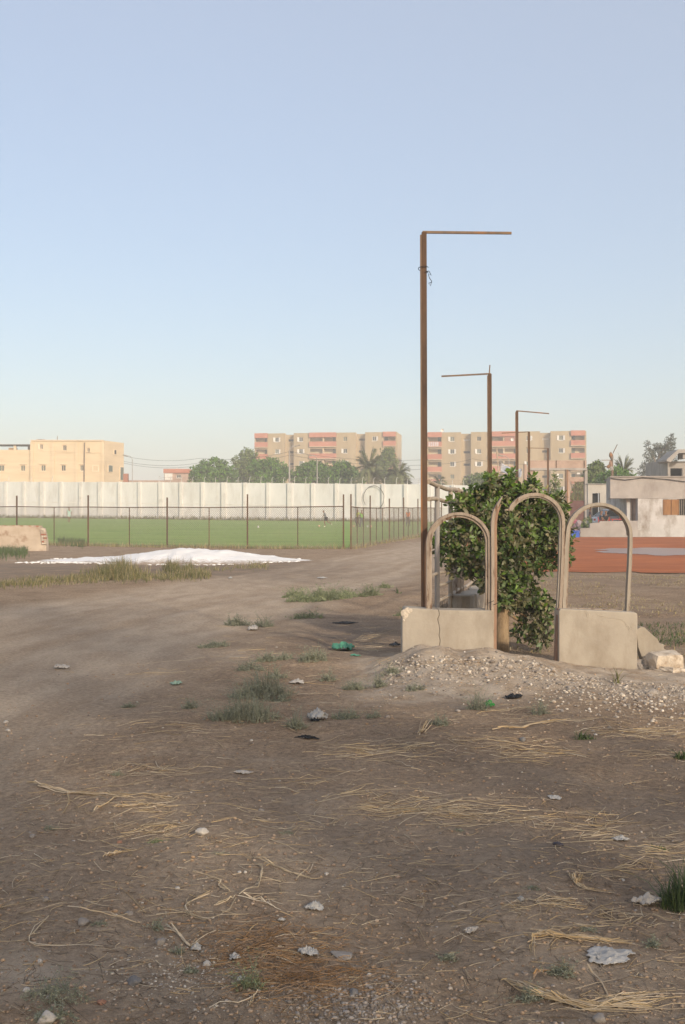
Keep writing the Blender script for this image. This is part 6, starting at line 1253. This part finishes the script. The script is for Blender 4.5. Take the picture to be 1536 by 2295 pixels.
n = 1300; px = g.uniform(850, 1540, n); top = np.interp(px, _mc[:, 0], _mc[:, 1]); gravel('mound_clods', 'grey-brown broken rubble mixed into the mound below the arches', px, top + 3 + np.abs(g.normal(0, 45, n)), .006, .024, PEBG)
n = 1500; px = g.uniform(-40, 1580, n); py = 1500 + 800 * g.random(n); gravel('scattered_pebbles', 'small grey pebbles scattered over the bare soil', px, py, .003, .011, PEBG)
n = 7000; gravel('soil_clods', 'crumbly brown clods covering the bare soil', g.uniform(-40, 1580, n), 1480 + 830 * g.random(n) ** .85, .003, .013, mat('soil_clod', (.28, .19, .125), (.43, .31, .21), scale=6, rough=.95, island=.25))
n = 200; gravel('pale_pebbles', 'sparse whitish pebbles dotted over the bare soil', g.uniform(-40, 1580, n), 1400 + 890 * g.random(n), .003, .012, PEB)
n = 900; gravel('corner_gravel', 'patch of grey gravel at the bottom centre edge', g.normal(800, 90, n), np.clip(g.normal(2255, 28, n), 2190, 2320), .004, .014, PEBG)
n = 500; gravel('lower_left_gravel', 'fine pale gravel by the dark stone at the bottom left', g.normal(420, 110, n), g.normal(2185, 35, n), .003, .009, PEB)
_ord = {}; _NUM = 'first second third fourth fifth sixth seventh eighth ninth tenth'.split()
_CH = [(962, 1456, 16), (990, 1462, 12), (978, 1450, 9), (1070, 1470, 14), (1102, 1462, 14), (1142, 1497, 15), (1180, 1500, 12), (1177, 1478, 12), (1147, 1520, 10), (1200, 1492, 10), (1240, 1506, 14), (1262, 1510, 10), (1125, 1475, 10), (1090, 1500, 9), (1215, 1515, 9), (1284, 1520, 9), (1318, 1540, 8), (930, 1470, 9), (1010, 1480, 10), (1050, 1462, 9), (1165, 1545, 8), (1280, 1555, 7), (1400, 1545, 9), (1425, 1558, 8)]
for k, (px, py, w_) in enumerate(_CH):
    _o = _ord.setdefault(0 if px < 1100 else 1 if px < 1250 else 2, [0]); _o[0] += 1
    stone('limestone chunk on the mound ' + ('below the cracked base' if px < 1100 else 'below the broken middle arch' if px < 1250 else 'below the taller right base') + ', ' + _NUM[sorted(q_[0] for q_ in _CH if (0 if q_[0] < 1100 else 1 if q_[0] < 1250 else 2) == (0 if px < 1100 else 1 if px < 1250 else 2)).index(px)] + ' from the left', px, py, w_ * 1.15, LIME, k * .77 + 1, name='limestone_chunk', group='limestone chunks ' + ('left' if px < 1100 else 'middle' if px < 1250 else 'right') + ' on the mound')

n = 700; _hx = g.uniform(-11.6, -1.6, n); _hy = np.interp(_hx, [-13, -9, -5, .5], [42.5, 41.6, 40.6, 42.6]) + g.choice([-1, 1], n, p=[.75, .25]) * np.abs(g.normal(1.9, .45, n)); _r = .02 + .06 * g.random(n) ** 3
V = iv[None] * (1 + g.uniform(-.25, .25, (n, len(iv), 1))) * np.array([1.2, 1.2, .5]) * _r[:, None, None] + np.stack([_hx, _hy, height(_hx, _hy) + .005], -1)[:, None, :]
stuff('gypsum_crumbs', V.reshape(-1, 3), (it[None] + (np.arange(n) * len(iv))[:, None, None]).reshape(-1, 3), MATS['white_gypsum'], 'white crumbs spilled round the edge of the white heap', 'powder')

# litter
def litter(name, label, px, py, wpx, hpx, m, seed, puff=.25, cat='litter', yaw=0.):
    c = G(px, py); s = c.y / F; wx, wy = wpx * s / 2, hpx * s / 2 * c.y / EYE * .55; n1 = 25; V = []; Fq = []; gg = random.Random(seed)
    for i in range(n1):
        for j in range(n1):
            u, v = i / (n1 - 1) * 2 - 1, j / (n1 - 1) * 2 - 1; r = math.hypot(u, v); e = .92 + .55 * mnoise.noise(Vector((u * 1.4, v * 1.4, seed * 1.7))) + .12 * mnoise.noise(Vector((u * 4, v * 4, seed * 2.7)))
            a, b = u * math.sqrt(1 - v * v / 2) * e, v * math.sqrt(1 - u * u / 2) * e
            x, y = c.x + wx * (a * math.cos(yaw) - b * math.sin(yaw)), c.y + wy * (a * math.sin(yaw) + b * math.cos(yaw)); q0 = Vector((u * 2.2, v * 2.2, seed * 3.1))
            z = .004 + wx * puff * max(0, 1 - r * .75) * (.9 + mnoise.noise(q0)) + wx * puff * .8 * abs(mnoise.noise(q0 * 1.9)) + wx * puff * .4 * abs(mnoise.noise(q0 * 4)) + wx * puff * .12 * abs(mnoise.noise(q0 * 8))
            V.append((x, y, z))
    V = np.array(V); V[:, 2] += height(V[:, 0], V[:, 1]); V = V - np.array(c)
    Fq = [(i * n1 + j, (i + 1) * n1 + j, (i + 1) * n1 + j + 1, i * n1 + j + 1) for i in range(n1 - 1) for j in range(n1 - 1)]
    o = MB().add(V, Fq).build(name, m, smooth=True); o.location = c; o.modifiers.new('thickness', 'SOLIDIFY').thickness = .002; tag(o, label, cat); return o
PLW = mat('white_plastic_film', (.50, .48, .45), (.60, .58, .55), scale=8, rough=.4, spec=.4, trans=.25, c3=(.34, .30, .26), s3=9, t3=(.55, .7)); PLG = mat('green_plastic_film', (.10, .36, .22), (.16, .45, .29), scale=8, rough=.45, trans=.25); PLB = mat('black_plastic_film', (.012, .012, .013), rough=.4); GRN = mat('bright_green_film', (.03, .20, .04), (.05, .28, .06), scale=8, rough=.4); PAP = mat('dirty_paper', (.42, .38, .34), (.52, .48, .43), scale=10, rough=.9); DKP = mat('dark_packet', (.05, .05, .07), (.14, .12, .13), scale=30, rough=.5)
litter('plastic_bag', 'torn white plastic bag lying at the lower right', 1362, 2150, 112, 52, PLW, 1, .16, 'plastic bag', -.15)
litter('plastic_bag', 'mint green plastic bag crumpled beside the gully', 768, 1458, 58, 26, PLG, 2, .5, 'plastic bag'); litter('bag_tail', 'flattened green tail of plastic right of the mint green bag', 797, 1470, 26, 8, PLG, 3, .2, 'plastic scrap')
litter('plastic_scrap', 'dark green plastic scrap curled up below the mound', 1098, 1584, 24, 10, GRN, 4, .8); litter('plastic_scrap', 'black plastic scrap at the foot of the mound', 1150, 1566, 38, 10, PLB, 5, .4)
litter('plastic_bag', 'crumpled clear and black bag between two weeds', 712, 1614, 56, 16, PLW, 6, .55, 'plastic bag'); litter('plastic_scrap', 'black film beside the crumpled clear bag', 706, 1617, 20, 8, PLB, 7, .6)
litter('plastic_scrap', 'strip of pale and dark scrap beside the large weed mass', 666, 1531, 34, 9, PAP, 8, .4); litter('plastic_scrap', 'dark strip of rubber below the crumpled bag', 688, 1655, 52, 8, PLB, 9, .2)
litter('paper_scrap', 'torn white paper right of the star-shaped stem', 705, 2037, 40, 20, PLW, 10, .5); litter('paper_scrap', 'torn white paper above the flat grey slab', 690, 2140, 50, 26, PLW, 11, .5); litter('paper_scrap', 'white rag caught on the rooty stalk at bottom', 440, 2130, 26, 20, PLW, 12, .7); litter('paper_scrap', 'white rag among the needle litter stems', 525, 2150, 28, 20, PLW, 13, .6)
litter('paper_scrap', 'grey paper ball on the soil right of bottom centre', 1055, 2092, 30, 14, PAP, 14, .6); litter('plastic_bag', 'dirty pale bag half under the dark grass tuft', 1450, 2026, 58, 28, PAP, 15, .5, 'plastic bag'); litter('plastic_scrap', 'clear plastic cup lying on a straw tuft', 1169, 2020, 16, 12, PLW, 16, .9)
litter('paper_scrap', 'pale scrap lying on the left track', 138, 1499, 34, 7, PAP, 17, .5); litter('paper_scrap', 'pale flat scrap left of centre above the star-shaped stem', 545, 1733, 42, 9, PAP, 18, .2); litter('plastic_scrap', 'whitish scrap among straw at the right', 1390, 1884, 34, 12, PLW, 19, .4); litter('paper_scrap', 'white powdery scrap on the right soil', 1245, 1790, 30, 10, PLW, 20, .25)
litter('plastic_scrap', 'pale green scrap left of the large weed mass', 395, 1534, 28, 8, mat('pale_green_film', (.26, .36, .28), rough=.6), 21, .4); litter('wrapper', 'dark snack wrapper lying on the right soil', 1250, 1898, 24, 11, DKP, 22, .6); litter('plastic_scrap', 'small white scrap on the track below the grass strip', 517, 1297, 8, 3, PLW, 23, .8); litter('plastic_scrap', 'flat white scrap on the track near the far weed patch', 722, 1296, 22, 3, PLW, 24, .2)
litter('plastic_scrap', 'dark scrap of rubber in the gully beside the cracked base', 886, 1448, 24, 8, PLB, 25, .5); litter('ash_patch', 'black burnt patch in the gully behind the green bag', 775, 1397, 60, 8, mat('ash', (.025, .023, .022), (.06, .055, .05), scale=20, rough=.95), 26, .06); litter('plastic_scrap', 'pale litter beside the thin weed on the track edge', 568, 1411, 24, 7, PAP, 27, .6); litter('paper_scrap', 'white scrap on the soil by the star-shaped stem', 1240 - 610, 2005 + 60, 18, 7, PLW, 28, .5)

# ------------------------------------------------------------------ haze in the air
mv = bpy.data.materials.new('hazy_air'); mv.use_nodes = True; nn = mv.node_tree.nodes; nn.remove(nn['Principled BSDF'])
pv = nn.new('ShaderNodeVolumePrincipled'); pv.inputs['Color'].default_value = (.96, .96, .96, 1); pv.inputs['Density'].default_value = .0014; pv.inputs['Anisotropy'].default_value = -.2
mv.node_tree.links.new(pv.outputs[0], nn['Material Output'].inputs['Volume'])
hzb = MB().box(-640, 640, -60, 930, -2.5, 26).build('haze', mv); hzb['kind'] = 'stuff'
